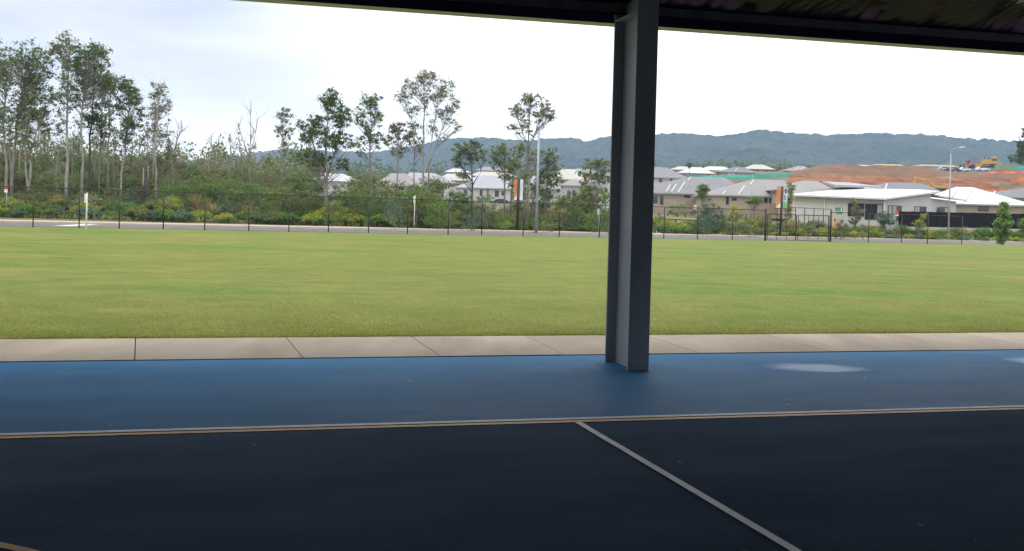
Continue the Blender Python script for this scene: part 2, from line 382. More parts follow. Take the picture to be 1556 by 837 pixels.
# ------------------------------------------------------------------ covered court
def court_mat(name, ca, cb, rough, bumpy=0.04, spec=0.05):
    m = bpy.data.materials.new(name); m.use_nodes = True; t = m.node_tree; b = t.nodes['Principled BSDF']
    tc_ = t.nodes.new('ShaderNodeTexCoord'); mp_ = t.nodes.new('ShaderNodeMapping'); mp_.inputs['Rotation'].default_value = (0, 0, -TH)
    t.links.new(tc_.outputs['Object'], mp_.inputs[0])
    def nz(s, st_=None, d=5):
        n = t.nodes.new('ShaderNodeTexNoise'); n.inputs['Scale'].default_value = s; n.inputs['Detail'].default_value = d; n.inputs['Roughness'].default_value = 0.6
        if st_:
            k = t.nodes.new('ShaderNodeMapping'); k.inputs['Scale'].default_value = st_; t.links.new(mp_.outputs[0], k.inputs[0]); t.links.new(k.outputs[0], n.inputs[0])
        else: t.links.new(mp_.outputs[0], n.inputs[0])
        return n
    r = t.nodes.new('ShaderNodeValToRGB'); r.color_ramp.elements[0].position = 0.32; r.color_ramp.elements[1].position = 0.7
    r.color_ramp.elements[0].color = ca + (1,); r.color_ramp.elements[1].color = cb + (1,)
    t.links.new(nz(0.9, (0.6, 1.6, 1), 7).outputs['Fac'], r.inputs[0])
    # scuffs and dust specks
    sc = t.nodes.new('ShaderNodeValToRGB'); sc.color_ramp.elements[0].position = 0.60; sc.color_ramp.elements[1].position = 0.78
    sc.color_ramp.elements[0].color = (0, 0, 0, 1); sc.color_ramp.elements[1].color = (0.36, 0.36, 0.36, 1)
    t.links.new(nz(7, (0.5, 1.8, 1), 8).outputs['Fac'], sc.inputs[0])
    x = t.nodes.new('ShaderNodeMixRGB'); t.links.new(sc.outputs[0], x.inputs[0]); t.links.new(r.outputs[0], x.inputs[1]); x.inputs[2].default_value = (0.24, 0.25, 0.26, 1)
    vo = t.nodes.new('ShaderNodeTexVoronoi'); vo.inputs['Scale'].default_value = 5.5; vo.inputs['Randomness'].default_value = 1.0
    kk = t.nodes.new('ShaderNodeMapping'); kk.inputs['Scale'].default_value = (0.8, 1.3, 1); t.links.new(mp_.outputs[0], kk.inputs[0]); t.links.new(kk.outputs[0], vo.inputs['Vector'])
    vr_ = t.nodes.new('ShaderNodeMapRange'); vr_.inputs['From Min'].default_value = 0.085; vr_.inputs['From Max'].default_value = 0.04; vr_.inputs['To Max'].default_value = 1.0
    t.links.new(vo.outputs['Distance'], vr_.inputs[0]); sx_ = t.nodes.new('ShaderNodeSeparateColor'); t.links.new(vo.outputs['Color'], sx_.inputs[0])
    gt_ = t.nodes.new('ShaderNodeMath'); gt_.operation = 'GREATER_THAN'; gt_.inputs[1].default_value = 0.80; t.links.new(sx_.outputs[0], gt_.inputs[0])
    ml_ = t.nodes.new('ShaderNodeMath'); ml_.operation = 'MULTIPLY'; t.links.new(vr_.outputs[0], ml_.inputs[0]); t.links.new(gt_.outputs[0], ml_.inputs[1])
    m3_ = t.nodes.new('ShaderNodeMath'); m3_.operation = 'MULTIPLY'; m3_.inputs[1].default_value = 0.45; t.links.new(ml_.outputs[0], m3_.inputs[0])
    x2 = t.nodes.new('ShaderNodeMixRGB'); t.links.new(m3_.outputs[0], x2.inputs[0]); t.links.new(x.outputs[0], x2.inputs[1]); x2.inputs[2].default_value = (0.42, 0.36, 0.28, 1); x = x2
    gsp = t.nodes.new('ShaderNodeValToRGB'); gsp.color_ramp.elements[0].position = 0.3; gsp.color_ramp.elements[1].position = 0.75
    gsp.color_ramp.elements[0].color = (0.88, 0.88, 0.88, 1); gsp.color_ramp.elements[1].color = (1.1, 1.1, 1.1, 1)
    t.links.new(nz(90, None, 3).outputs['Fac'], gsp.inputs[0])
    y = t.nodes.new('ShaderNodeMixRGB'); y.blend_type = 'MULTIPLY'; y.inputs[0].default_value = 1
    t.links.new(x.outputs[0], y.inputs[1]); t.links.new(gsp.outputs[0], y.inputs[2]); t.links.new(y.outputs[0], b.inputs['Base Color'])
    rr = t.nodes.new('ShaderNodeMapRange'); rr.inputs['To Min'].default_value = rough - 0.1; rr.inputs['To Max'].default_value = rough + 0.12
    t.links.new(nz(1.4, (0.6, 1.5, 1)).outputs['Fac'], rr.inputs['Value']); t.links.new(rr.outputs[0], b.inputs['Roughness'])
    bp = t.nodes.new('ShaderNodeBump'); bp.inputs['Strength'].default_value = bumpy; bp.inputs['Distance'].default_value = 0.01
    t.links.new(nz(120, None, 4).outputs['Fac'], bp.inputs['Height']); t.links.new(bp.outputs[0], b.inputs['Normal'])
    b.inputs['Specular IOR Level'].default_value = spec
    return m
M_blue = court_mat('court_blue', (0.030, 0.148, 0.305), (0.050, 0.195, 0.375), 0.62, spec=0.06)
M_navy = court_mat('court_dark', (0.092, 0.133, 0.190), (0.136, 0.180, 0.245), 0.8, spec=0.0)
S0, S1 = -26.0, 30.0
TL = 0.5 * (st(gp(0, 662))[1] + st(gp(1556, 618))[1])          # the white line
# the line is not quite parallel with the slab edge: follow it as it is painted
la, lb = gp(0, 661.5), gp(1556, 618.0)
dl = (lb - la) / np.linalg.norm(lb - la); nl = np.array([-dl[1], dl[0], 0])
def sheet(name, pts, z, m, kind='structure', thick=None):
    mb = MB(); q = np.array(pts, float); q[:, 2] = z
    if thick: mb.prism(q - np.array([0, 0, thick]), (0, 0, thick))
    else: mb.add(q, [tuple(range(len(q)))])
    o = mb.build(name, m)
    if kind: tag(o, kind=kind)
    return o
lL, lR = la - dl * 22, lb + dl * 22
sheet('court_surround', [wp(S0, -22), wp(S1, -22), wp(S1, 0), wp(S0, 0)], 0.0, M_blue, thick=0.15)
sheet('court', [lL - nl * 16, lR - nl * 16, lR, lL], 0.004, M_navy)
M_lw = mat('line_white', (0.78, 0.76, 0.78), 0.6, scale=7, col2=(0.62, 0.60, 0.62)); M_ly = mat('line_yellow', (0.72, 0.37, 0.075), 0.6, scale=7, col2=(0.6, 0.31, 0.06))
def strip(name, p, q, wdt, z, m):
    d = (q - p) / np.linalg.norm(q - p); n = np.array([-d[1], d[0], 0]) * wdt / 2
    return sheet(name, [p - n, q - n, q + n, p + n], z, m)
strip('court_line', lL, lR, 0.070, 0.008, M_lw)
strip('court_line', lL - nl * 0.102, lR - nl * 0.102, 0.072, 0.008, M_ly)
c0, c1 = gp(880, 644.5), gp(1206.6, 838.5)
dc = (c1 - c0) / np.linalg.norm(c1 - c0)
strip('court_line', c0 - dc * 0.02, c1 + dc * 6, 0.055, 0.012, M_lw)
# yellow arc at the lower left corner
pa, pb, pc = gp(-60, 818), gp(0, 830), gp(52, 840.5)
def circle3(a, b, c):
    ax, ay, bx, by, cx_, cy_ = a[0], a[1], b[0], b[1], c[0], c[1]
    d = 2 * (ax * (by - cy_) + bx * (cy_ - ay) + cx_ * (ay - by))
    ux = ((ax**2 + ay**2) * (by - cy_) + (bx**2 + by**2) * (cy_ - ay) + (cx_**2 + cy_**2) * (ay - by)) / d
    uy = ((ax**2 + ay**2) * (cx_ - bx) + (bx**2 + by**2) * (ax - cx_) + (cx_**2 + cy_**2) * (bx - ax)) / d
    return np.array([ux, uy]), math.hypot(ax - ux, ay - uy)
tdir = (pc - pb) / np.linalg.norm(pc - pb); nrm = np.array([tdir[1], -tdir[0], 0])
if nrm[1] > 0: nrm = -nrm
rad = 3.6; cc = pb + nrm * rad
a0 = math.atan2(-nrm[1], -nrm[0])
arc = MB()
for k in range(-40, 40):
    t0, t1 = a0 + k * 0.03, a0 + (k + 1) * 0.03
    q = [(cc[0] + r_ * math.cos(t_), cc[1] + r_ * math.sin(t_), 0.008) for r_, t_ in ((rad - .028, t0), (rad + .028, t0), (rad + .028, t1), (rad - .028, t1))]
    arc.add(q, [(0, 1, 2, 3)])
tag(arc.build('court_line', M_ly), kind='structure')
# concrete path: bays with tooled joints between them
M_path = mat('path_concrete', (0.265, 0.215, 0.163), 0.85, scale=0.9, col2=(0.385, 0.325, 0.255), bump=0.12, bscale=40, stretch=(1.5, 0.4, 1))
_t = M_path.node_tree; _bs = _t.nodes['Principled BSDF']; _lk0 = _bs.inputs['Base Color'].links[0]; _src = _lk0.from_socket      # every bay cured to its own tone
_g = _t.nodes.new('ShaderNodeNewGeometry'); _r = _t.nodes.new('ShaderNodeMapRange'); _r.inputs['To Min'].default_value = 0.88; _r.inputs['To Max'].default_value = 1.08
_x = _t.nodes.new('ShaderNodeMixRGB'); _x.blend_type = 'MULTIPLY'; _x.inputs[0].default_value = 1
_t.links.new(_g.outputs['Random Per Island'], _r.inputs[0]); _t.links.new(_src, _x.inputs[1]); _t.links.new(_r.outputs[0], _x.inputs[2]); _t.links.new(_x.outputs[0], _bs.inputs['Base Color'])
M_joint = mat('joint_dark', (0.12, 0.09, 0.07), 0.95)
sheet('path_base', [wp(S0, 0.012), wp(S1, 0.012), wp(S1, GE), wp(S0, GE)], -0.012, M_joint)
js = [st(gp(u, v))[0] for u, v in ((204, 549), (463, 549), (678, 548), (868, 545), (1075, 541), (1269, 537))]
jt = [st(gp(u, v))[0] for u, v in ((204, 518), (437, 518), (632, 517), (808, 515), (990, 513), (1166, 510))]
step = (js[-1] - js[0]) / 5
ja, jb = jt[0] - js[0], jt[-1] - js[-1]
jt = [js[0] - step * k + ja for k in range(13, 0, -1)] + jt + [js[-1] + step * k + jb for k in range(1, 13)]
js = [js[0] - step * k for k in range(13, 0, -1)] + js + [js[-1] + step * k for k in range(1, 13)]
pm = MB()
for a_, b_, c_, d_ in zip(js[:-1], js[1:], jt[:-1], jt[1:]):
    pm.prism([wp(a_ + .006, .012, -.08), wp(b_ - .006, .012, -.08), wp(d_ - .006, GE, -.08), wp(c_ + .006, GE, -.08)], (0, 0, 0.088 + 0.002 * rng.rand()))
tag(pm.build('concrete_path', M_path), kind='structure')

# puddles left on the blue surround
M_water = bpy.data.materials.new('puddle_water'); M_water.use_nodes = True
_t = M_water.node_tree; _t.nodes.clear()
def _n(t_, **k):
    n = _t.nodes.new(t_)
    for a_, b_ in k.items(): setattr(n, a_, b_)
    return n
_o = _n('ShaderNodeOutputMaterial'); _tr = _n('ShaderNodeBsdfTransparent'); _gl = _n('ShaderNodeBsdfGlossy'); _gl.inputs['Roughness'].default_value = 0.12
_gl.inputs['Color'].default_value = (0.80, 0.86, 0.95, 1)
_mx = _n('ShaderNodeMixShader'); _fr = _n('ShaderNodeFresnel'); _fr.inputs['IOR'].default_value = 1.33
_tc = _n('ShaderNodeTexCoord'); _mp = _n('ShaderNodeMapping'); _mp.inputs['Location'].default_value = (-0.5, -0.5, 0)
_ln = _n('ShaderNodeVectorMath', operation='LENGTH'); _mr = _n('ShaderNodeMapRange', interpolation_type='SMOOTHSTEP')
_mr.inputs['From Min'].default_value = 0.50; _mr.inputs['From Max'].default_value = 0.18; _mr.inputs['To Min'].default_value = 0.0; _mr.inputs['To Max'].default_value = 0.42
_nz = _n('ShaderNodeTexNoise'); _nz.inputs['Scale'].default_value = 5; _nz.inputs['Detail'].default_value = 5
_nm = _n('ShaderNodeMath', operation='MULTIPLY_ADD'); _nm.inputs[1].default_value = 0.22; 
_m2 = _n('ShaderNodeMath', operation='MULTIPLY')
_sb = _n('ShaderNodeMath', operation='SUBTRACT'); _sb.inputs[1].default_value = 0.11
_lk = _t.links.new
_lk(_tc.outputs['Generated'], _mp.inputs[0]); _sx = _n('ShaderNodeVectorMath', operation='MULTIPLY'); _sx.inputs[1].default_value = (1, 1, 0)
_lk(_mp.outputs[0], _sx.inputs[0]); _lk(_sx.outputs[0], _ln.inputs[0]); _lk(_tc.outputs['Object'], _nz.inputs[0])
_lk(_nz.outputs['Fac'], _nm.inputs[0]); _lk(_ln.outputs['Value'], _nm.inputs[2]); _lk(_nm.outputs[0], _sb.inputs[0]); _lk(_sb.outputs[0], _mr.inputs['Value'])
_lk(_mr.outputs[0], _m2.inputs[0]); _lk(_fr.outputs[0], _m2.inputs[1]); _lk(_m2.outputs[0], _mx.inputs[0])
_lk(_tr.outputs[0], _mx.inputs[1]); _lk(_gl.outputs[0], _mx.inputs[2]); _lk(_mx.outputs[0], _o.inputs[0])
def puddle(u0, u1, vm, dv, seed, tail=0.0):
    r_ = np.random.RandomState(seed); ca_, cb_ = gp(u0, vm), gp(u1, vm + (0 if not tail else 2))
    ctr = (ca_ + cb_) / 2; hl = np.linalg.norm(cb_ - ca_) / 2; hw = abs(gp((u0 + u1) / 2, vm - dv)[1] - gp((u0 + u1) / 2, vm + dv)[1]) / 2
    ex = (cb_ - ca_) / (2 * hl); ey = np.array([-ex[1], ex[0], 0])
    pts = []
    for k in range(72):
        a_ = k * math.pi / 36; w_ = 1 + 0.10 * math.sin(3 * a_ + seed) + 0.05 * math.sin(9 * a_ + 1) + 0.025 * r_.randn()
        pts.append(ctr + ex * math.cos(a_) * hl * w_ + ey * math.sin(a_) * hw * w_)
    return sheet('water', pts, 0.003, M_water)
puddle(1150, 1318, 559, 7, 2)
puddle(1532, 1640, 549.5, 7, 5)

# ------------------------------------------------------------------ sports shelter: one building
M_steel = mat('steel_painted', (0.27, 0.285, 0.295), 0.48, scale=1.6, col2=(0.42, 0.43, 0.435), bump=0.06, bscale=9, spec=0.5, stretch=(1, 1, 0.35))
M_beam = mat('steel_beam', (0.105, 0.112, 0.125), 0.5, var=0.2, scale=4)
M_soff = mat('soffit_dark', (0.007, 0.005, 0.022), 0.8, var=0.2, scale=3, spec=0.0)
M_gut = mat('gutter_cream', (0.62, 0.58, 0.38), 0.5, var=0.08, scale=3)
M_roof = mat('roof_sheet', (0.35, 0.36, 0.37), 0.45, var=0.1, scale=2)
M_brick = mat('wall_block', (0.50, 0.48, 0.46), 0.9, var=0.08, scale=3)
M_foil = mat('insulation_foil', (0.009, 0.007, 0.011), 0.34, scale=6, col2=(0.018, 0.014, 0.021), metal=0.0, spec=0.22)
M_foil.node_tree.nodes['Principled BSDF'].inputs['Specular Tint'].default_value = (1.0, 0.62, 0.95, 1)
fbl, fbr, rbl = gp(953.5, 563.5), gp(988, 564.0), gp(919.5, 549.5)
sF, tF = st(fbl); sR, _ = st(fbr); tR = st(rbl)[1]
cw, cdp = sR - sF, max(0.5, tR - tF)
ccs = (sF + sR) / 2
shelter = thing('sports_shelter', 'open-sided steel sports shelter with dark I-section column and foil-lined roof over the blue court', 'shelter', wp(ccs, (tF + tR) / 2), TH)
ox, oy = ccs, (tF + tR) / 2
def shel(mb, name, m, parent=shelter, smooth=False):     # local frame: x along the edge, y outwards
    return mb.build(name, m, parent, smooth)
zt = lambda u, v, t: float(P(u, v, 1)[2] * 0 + _zt(u, v, t))
def _zt(u, v, t):                                        # height at which the ray meets the vertical plane t
    q = ray(u, v); n_ = E2; k = (A0 - np.array([0, 0, EYE])) @ n_ + t; s_ = k / (q @ n_)
    return EYE + q[2] * s_
hd = cdp / 2; hw = cw / 2
z_plate = _zt(953, 16, tF)
col = MB(); TOPZ = 4.6
fl = 0.022
col.box(-hw, hw, -hd, -hd + fl, 0.0, TOPZ); col.box(-hw, hw, hd - fl, hd, 0.0, TOPZ)
col.box(-0.007, 0.007, -hd + fl, hd - fl, 0.0, TOPZ)
c_o = shel(col, 'column', M_steel)
mb = MB()
for sx in (-1, 1):
    x_a, x_b = sorted((sx * 0.0075, sx * (hw - 0.004)))
    mb.box(x_a, x_b, -hd + fl, hd - fl, z_plate, z_plate + 0.016)
shel(mb, 'stiffener_plate', M_steel, c_o)
mb = MB(); mb.box(-hw - 0.06, hw + 0.06, -hd - 0.06, hd + 0.06, -0.02, 0.002)
# weathered saw-cut collar round the foot
ring = MB()
for k in range(48):
    t0, t1 = k * math.pi / 24, (k + 1) * math.pi / 24
    def rp(t_, r_): return (math.cos(t_) * r_ * (hw + 0.17), math.sin(t_) * r_ * (hd + 0.10), 0.003)
    ring.add([rp(t0, .985), rp(t0, 1.015), rp(t1, 1.015), rp(t1, .985)], [(0, 1, 2, 3)])
shel(ring, 'saw_cut', M_joint, c_o)
# eave beam, soffit and gutter, between and beyond the columns
zb0 = _zt(1005, 25.5, tR - 0.05); zb1 = _zt(1005, 12, tR - 0.05)
XS0, XS1 = -24.0, 26.0
bm_ = MB()
yb = hd - 0.03
for xa_, xb_ in ((XS0, -hw - 0.004), (hw + 0.004, XS1)):
    bm_.box(xa_, xb_, yb - 0.075, yb, zb0, zb1)
shel(bm_, 'eave_beam', M_beam)
sf = MB()
tg = tR + 0.62
zg = _zt(1005, 44, tg); zg1 = _zt(1005, 38.5, tg)
ya_, yc_ = yb - 0.079, hd + 0.488
sf.hexa([(XS0, ya_, zb0 - .006), (XS1, ya_, zb0 - .006), (XS1, yc_, zg), (XS0, yc_, zg), (XS0, ya_, zb0 - .002), (XS1, ya_, zb0 - .002), (XS1, yc_, zg + .03), (XS0, yc_, zg + .03)])
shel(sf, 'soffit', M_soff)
gt = MB(); gt.box(XS0, XS1, hd + 0.49, hd + 0.70, zg, zg + 0.15)
shel(gt, 'gutter', M_gut)
# roof sheet over the court, its foil lining below, and the far wall behind the camera
rz0 = max(zg + 0.16, zb1 + 0.12)
ridge_y, back_y = -11.0, -22.5
pitch_ = math.tan(R(7))
rf = MB()
rf.hexa([(XS0, ridge_y, rz0 + (hd - ridge_y) * pitch_), (XS1, ridge_y, rz0 + (hd - ridge_y) * pitch_), (XS1, hd + 0.6, rz0 - 0.6 * pitch_), (XS0, hd + 0.6, rz0 - 0.6 * pitch_),
         (XS0, ridge_y, rz0 + .06 + (hd - ridge_y) * pitch_), (XS1, ridge_y, rz0 + .06 + (hd - ridge_y) * pitch_), (XS1, hd + 0.6, rz0 + .06 - .6 * pitch_), (XS0, hd + 0.6, rz0 + .06 - .6 * pitch_)])
zr = rz0 + (hd - ridge_y) * pitch_
rf.hexa([(XS0, back_y, rz0), (XS1, back_y, rz0), (XS1, ridge_y, zr), (XS0, ridge_y, zr), (XS0, back_y, rz0 + .06), (XS1, back_y, rz0 + .06), (XS1, ridge_y, zr + .06), (XS0, ridge_y, zr + .06)])
shel(rf, 'roof', M_roof)
bw = MB(); bw.box(XS0, XS1, back_y - 0.2, back_y, 0, rz0)
shel(bw, 'wall', M_brick)
# sagging, creased foil blanket between the purlins
nx, ny = 1500, 40
xg = np.linspace(XS0 + .1, XS1 - .1, nx); yg = np.linspace(yb - 0.09, yb - 8, ny)
XX, YY = np.meshgrid(xg, yg)
base = zb1 + 0.01 + (yb - 0.09 - YY) * pitch_ * 1.0
cre = (vnoise((XX - YY * .65) * 2.2 + 40, YY * 0.5 + 40, 5) - .5) * 0.13 + (vnoise((XX - YY * .6) * 6 + 80, YY * 0.9 + 30, 6) - .5) * 0.14 + (vnoise((XX - YY * .7) * 15 + 80, YY * 4 + 30, 8) - .5) * 0.035
ZZ = base + (0.05 + cre) * np.clip((yb - 0.09 - YY) / 0.25, 0, 1)
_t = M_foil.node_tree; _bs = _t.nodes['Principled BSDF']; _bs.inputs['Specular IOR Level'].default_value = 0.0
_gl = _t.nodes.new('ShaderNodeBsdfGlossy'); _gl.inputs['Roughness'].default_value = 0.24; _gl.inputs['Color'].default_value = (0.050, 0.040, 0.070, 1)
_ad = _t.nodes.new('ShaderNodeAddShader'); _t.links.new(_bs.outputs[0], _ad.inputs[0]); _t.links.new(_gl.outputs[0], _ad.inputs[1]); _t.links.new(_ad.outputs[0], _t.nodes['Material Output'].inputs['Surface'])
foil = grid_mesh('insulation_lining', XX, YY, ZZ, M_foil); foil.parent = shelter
# a rafter at the column, running in from its head, and the neighbouring columns along the edge
ra = MB(); ra.hexa([(-.09, -8.5, 4.02 + 0.9), (.09, -8.5, 4.92), (.09, -hd - 0.002, 3.9), (-.09, -hd - 0.002, 3.9), (-.09, -8.5, 5.4), (.09, -8.5, 5.4), (.09, -hd - 0.002, 4.4), (-.09, -hd - 0.002, 4.4)])
shel(ra, 'rafter', M_beam)
for sx in (-10.0, 10.0):
    c2 = c_o.copy(); COL.objects.link(c2); c2.location = (sx, 0, 0)

# the eaves fall very slightly to the left
for ch in shelter.children:
    if ch.name.split('.')[0] in ('eave_beam', 'soffit', 'gutter', 'roof', 'insulation_lining'):
        me = ch.data; co = np.zeros(len(me.vertices) * 3, np.float32); me.vertices.foreach_get('co', co); co = co.reshape(-1, 3)
        co[:, 2] += 0.0100 * (co[:, 0] - 0.71); me.vertices.foreach_set('co', co.reshape(-1)); me.update()

# ------------------------------------------------------------------ field fence
M_black = mat('powder_black', (0.018, 0.018, 0.018), 0.55, var=0.2, scale=4)
M_wire = mat('wire_black', (0.016, 0.016, 0.016), 0.9, spec=0.05)
M_galv = mat('galvanised', (0.31, 0.335, 0.355), 0.45, var=0.12, scale=3, metal=0.25)
M_wht = mat('paint_white', (0.80, 0.80, 0.79), 0.5, var=0.04, scale=2)
FH = 2.26
fd = (fence_at(1462) - fence_at(50)); fd[2] = 0; fd /= np.linalg.norm(fd)
pu = [-72, -13, 50, 120, 181, 248, 311, 378, 439, 499, 560, 619, 681, 732, 795, 850, 911, 960, 1009, 1060, 1113, 1163]
pu2 = [1262, 1320, 1370, 1410, 1462]
fence = thing('chainwire_fence', 'tall black chain-wire fence along the far edge of the playing field', 'fence', fence_at(50))
def f_top(u): return FH
def post(u, r_, h_, name='post'):
    p_ = fence_at(u); mb_ = MB(); mb_.tube([(p_[0], p_[1], -0.1), (p_[0], p_[1], h_)], r_, 7); return mb_.build(name, M_black, fence, True, FB_ := np.array(fence.location))
for u in pu[:-1]: post(u, 0.034, FH)
for u in pu2[1:]: post(u, 0.034, FH)
post(1163, 0.075, FH + 0.08); post(1262, 0.075, FH + 0.08)
def rail(ua, ub, z, r_, name='top_rail', par=fence):
    a_, b_ = fence_at(ua), fence_at(ub); a_[2] = b_[2] = z
    mb_ = MB(); mb_.tube([a_, b_], r_, 6); return mb_.build(name, M_black, par, True, np.array(par.location))
rail(-72, 1163, FH - 0.02, 0.026); rail(1262, 1462, FH - 0.02, 0.026)
def chain(ua, ub, z0, z1, pitch_m, par, name='wire_mesh'):
    """two sets of slanting wires: every wire is one thin three-sided bar"""
    a_, b_ = fence_at(ua), fence_at(ub); ln = np.linalg.norm((b_ - a_)[:2]); h_ = z1 - z0
    dirn = (b_ - a_) / ln; nrm_ = np.array([-dirn[1], dirn[0], 0]); rr = 0.0016
    s_ = np.arange(-h_, ln, pitch_m); vs, fs = [], []
    for sg in (1, -1):
        p0s, p1s = s_.copy(), s_ + h_
        z0s, z1s = np.full_like(s_, 0.0), np.full_like(s_, h_)
        c0_ = np.clip(-p0s, 0, None); p0s += c0_; z0s += c0_
        c1_ = np.clip(p1s - ln, 0, None); p1s -= c1_; z1s -= c1_
        if sg < 0: p0s, p1s = ln - p0s, ln - p1s
        A = a_ + dirn * p0s[:, None] + np.array([0, 0, 1.]) * (z0s[:, None] + z0) - np.array([0, 0, 1]) * a_[2]
        B = a_ + dirn * p1s[:, None] + np.array([0, 0, 1.]) * (z1s[:, None] + z0) - np.array([0, 0, 1]) * a_[2]
        pr = np.array([0, 0, 1.]) - dirn * sg; pr /= np.linalg.norm(pr)
        vs.append(np.stack([A - pr * rr, B - pr * rr, B + pr * rr, A + pr * rr], 1))
        vs.append(np.stack([A - nrm_ * rr, B - nrm_ * rr, B + nrm_ * rr, A + nrm_ * rr], 1))
    v_ = np.concatenate(vs) - np.array(par.location)
    return quads_mesh(name, v_, M_wire, par)
chain(-72, 1163, 0.03, FH - 0.03, 0.085, fence); chain(1262, 1462, 0.03, FH - 0.03, 0.085, fence)
rail(-72, 1163, 0.05, 0.006, 'bottom_wire'); rail(1262, 1462, 0.05, 0.006, 'bottom_wire')
# double gate
gate = thing('double_gate', 'low black double gate of square tube between two thick fence posts', 'gate', fence_at(1211))
GH = 1.97
def gbar(name, ua, ub, za, zb, r_, par):
    a_, b_ = fence_at(ua), fence_at(ub); a_[2], b_[2] = za, zb
    mb_ = MB(); mb_.tube([a_, b_], r_, 5); return mb_.build(name, M_black, par, False, np.array(par.location) if par is gate else np.array(gate.location))
for ua, ub in ((1166, 1209.5), (1212.5, 1259)):
    lf_ = MB()
    L_ = [fence_at(ua), fence_at(ub)]
    def seg(u1, u2, za, zb, r_):
        a_, b_ = fence_at(u1), fence_at(u2); a_[2], b_[2] = za, zb; lf_.tube([a_, b_], r_, 5)
    seg(ua, ub, GH, GH, 0.03); seg(ua, ub, 0.72, 0.72, 0.022); seg(ua, ub, 0.08, 0.08, 0.022)
    seg(ua, ua, 0.06, GH, 0.03); seg(ub, ub, 0.06, GH, 0.05)
    for k in (1, 2): um = ua + (ub - ua) * k / 3; seg(um, um, 0.08, GH, 0.02)
    lo = lf_.build('gate_leaf', M_black, gate, False, np.array(gate.location))
    chain(ua, ub, 0.09, GH - 0.02, 0.075, gate, 'wire_mesh').parent = lo

# ------------------------------------------------------------------ hills
def hills():
    kx = [-900, -300, 0, 200, 290, 330, 395, 440, 480, 520, 560, 600, 640, 680, 740, 800, 850, 890, 930, 1000, 1050, 1100, 1163, 1200, 1260, 1350, 1400, 1450, 1556, 1750, 2300]
    kv = [258, 262, 258, 250, 243, 240, 231, 225, 229, 230, 231, 228, 219, 211, 209, 213, 209, 213, 206, 204, 202, 206, 196, 202, 205, 202, 204, 208, 215, 222, 240]
    uu = np.arange(-500, 2200, 2.0); nr = 230
    t = np.linspace(0, 1.07, nr)
    U, T = np.meshgrid(uu, t)
    vr = np.interp(U, kx, kv) + (vnoise(U / 14, U * 0, 11) - .5) * 2.2
    yr = np.interp(U, [-500, 300, 700, 1000, 2200], [3000, 2700, 2200, 1900, 1900])
    Yb = 760.0
    Y = Yb + (yr - Yb) * T
    dx = ((U - CX) * _cr + (vr - CY) * _sr) / F
    X = dx * Y
    zr_ = np.zeros_like(U)
    for j, u in enumerate(uu): zr_[:, j] = P(u, vr[0, j], yr[0, j])[2]
    zb = 7.0
    s = np.clip(T, 0, 1) ** 1.5
    Z = zb + (zr_ - zb) * s
    rid = np.abs(vnoise(X / 210 + 30, Y / 330 + 30, 12) - .5) * 2
    rid2 = np.abs(vnoise(X / 90 + 30, Y / 150 + 30, 13) - .5) * 2
    Z += (-(rid) * 78 - rid2 * 30 + 12) * (np.clip(T, 0, 1) * (1 - np.clip(T, 0, 1)) * 4) ** .8 * np.clip((zr_ - 15) / 150, 0.1, 1)
    Z = np.where(T > 1, zr_ - (T - 1) * 260 , Z)
    # tree crowns roughen the whole slope
    bump = (vnoise(X / 9, Y / 12, 14) - .5) * 3.5 + (vnoise(X / 4.2, Y / 6, 15) - .5) * 3.5
    Z += bump * np.clip(T * 12, 0, 1)
    m = mat('hill_forest', (0.008, 0.019, 0.010), 0.95, scale=0.035, col2=(0.044, 0.060, 0.020), detail=9)
    o = grid_mesh('hills', X, Y, Z, m, smooth=False); tag(o, kind='structure')
hills()

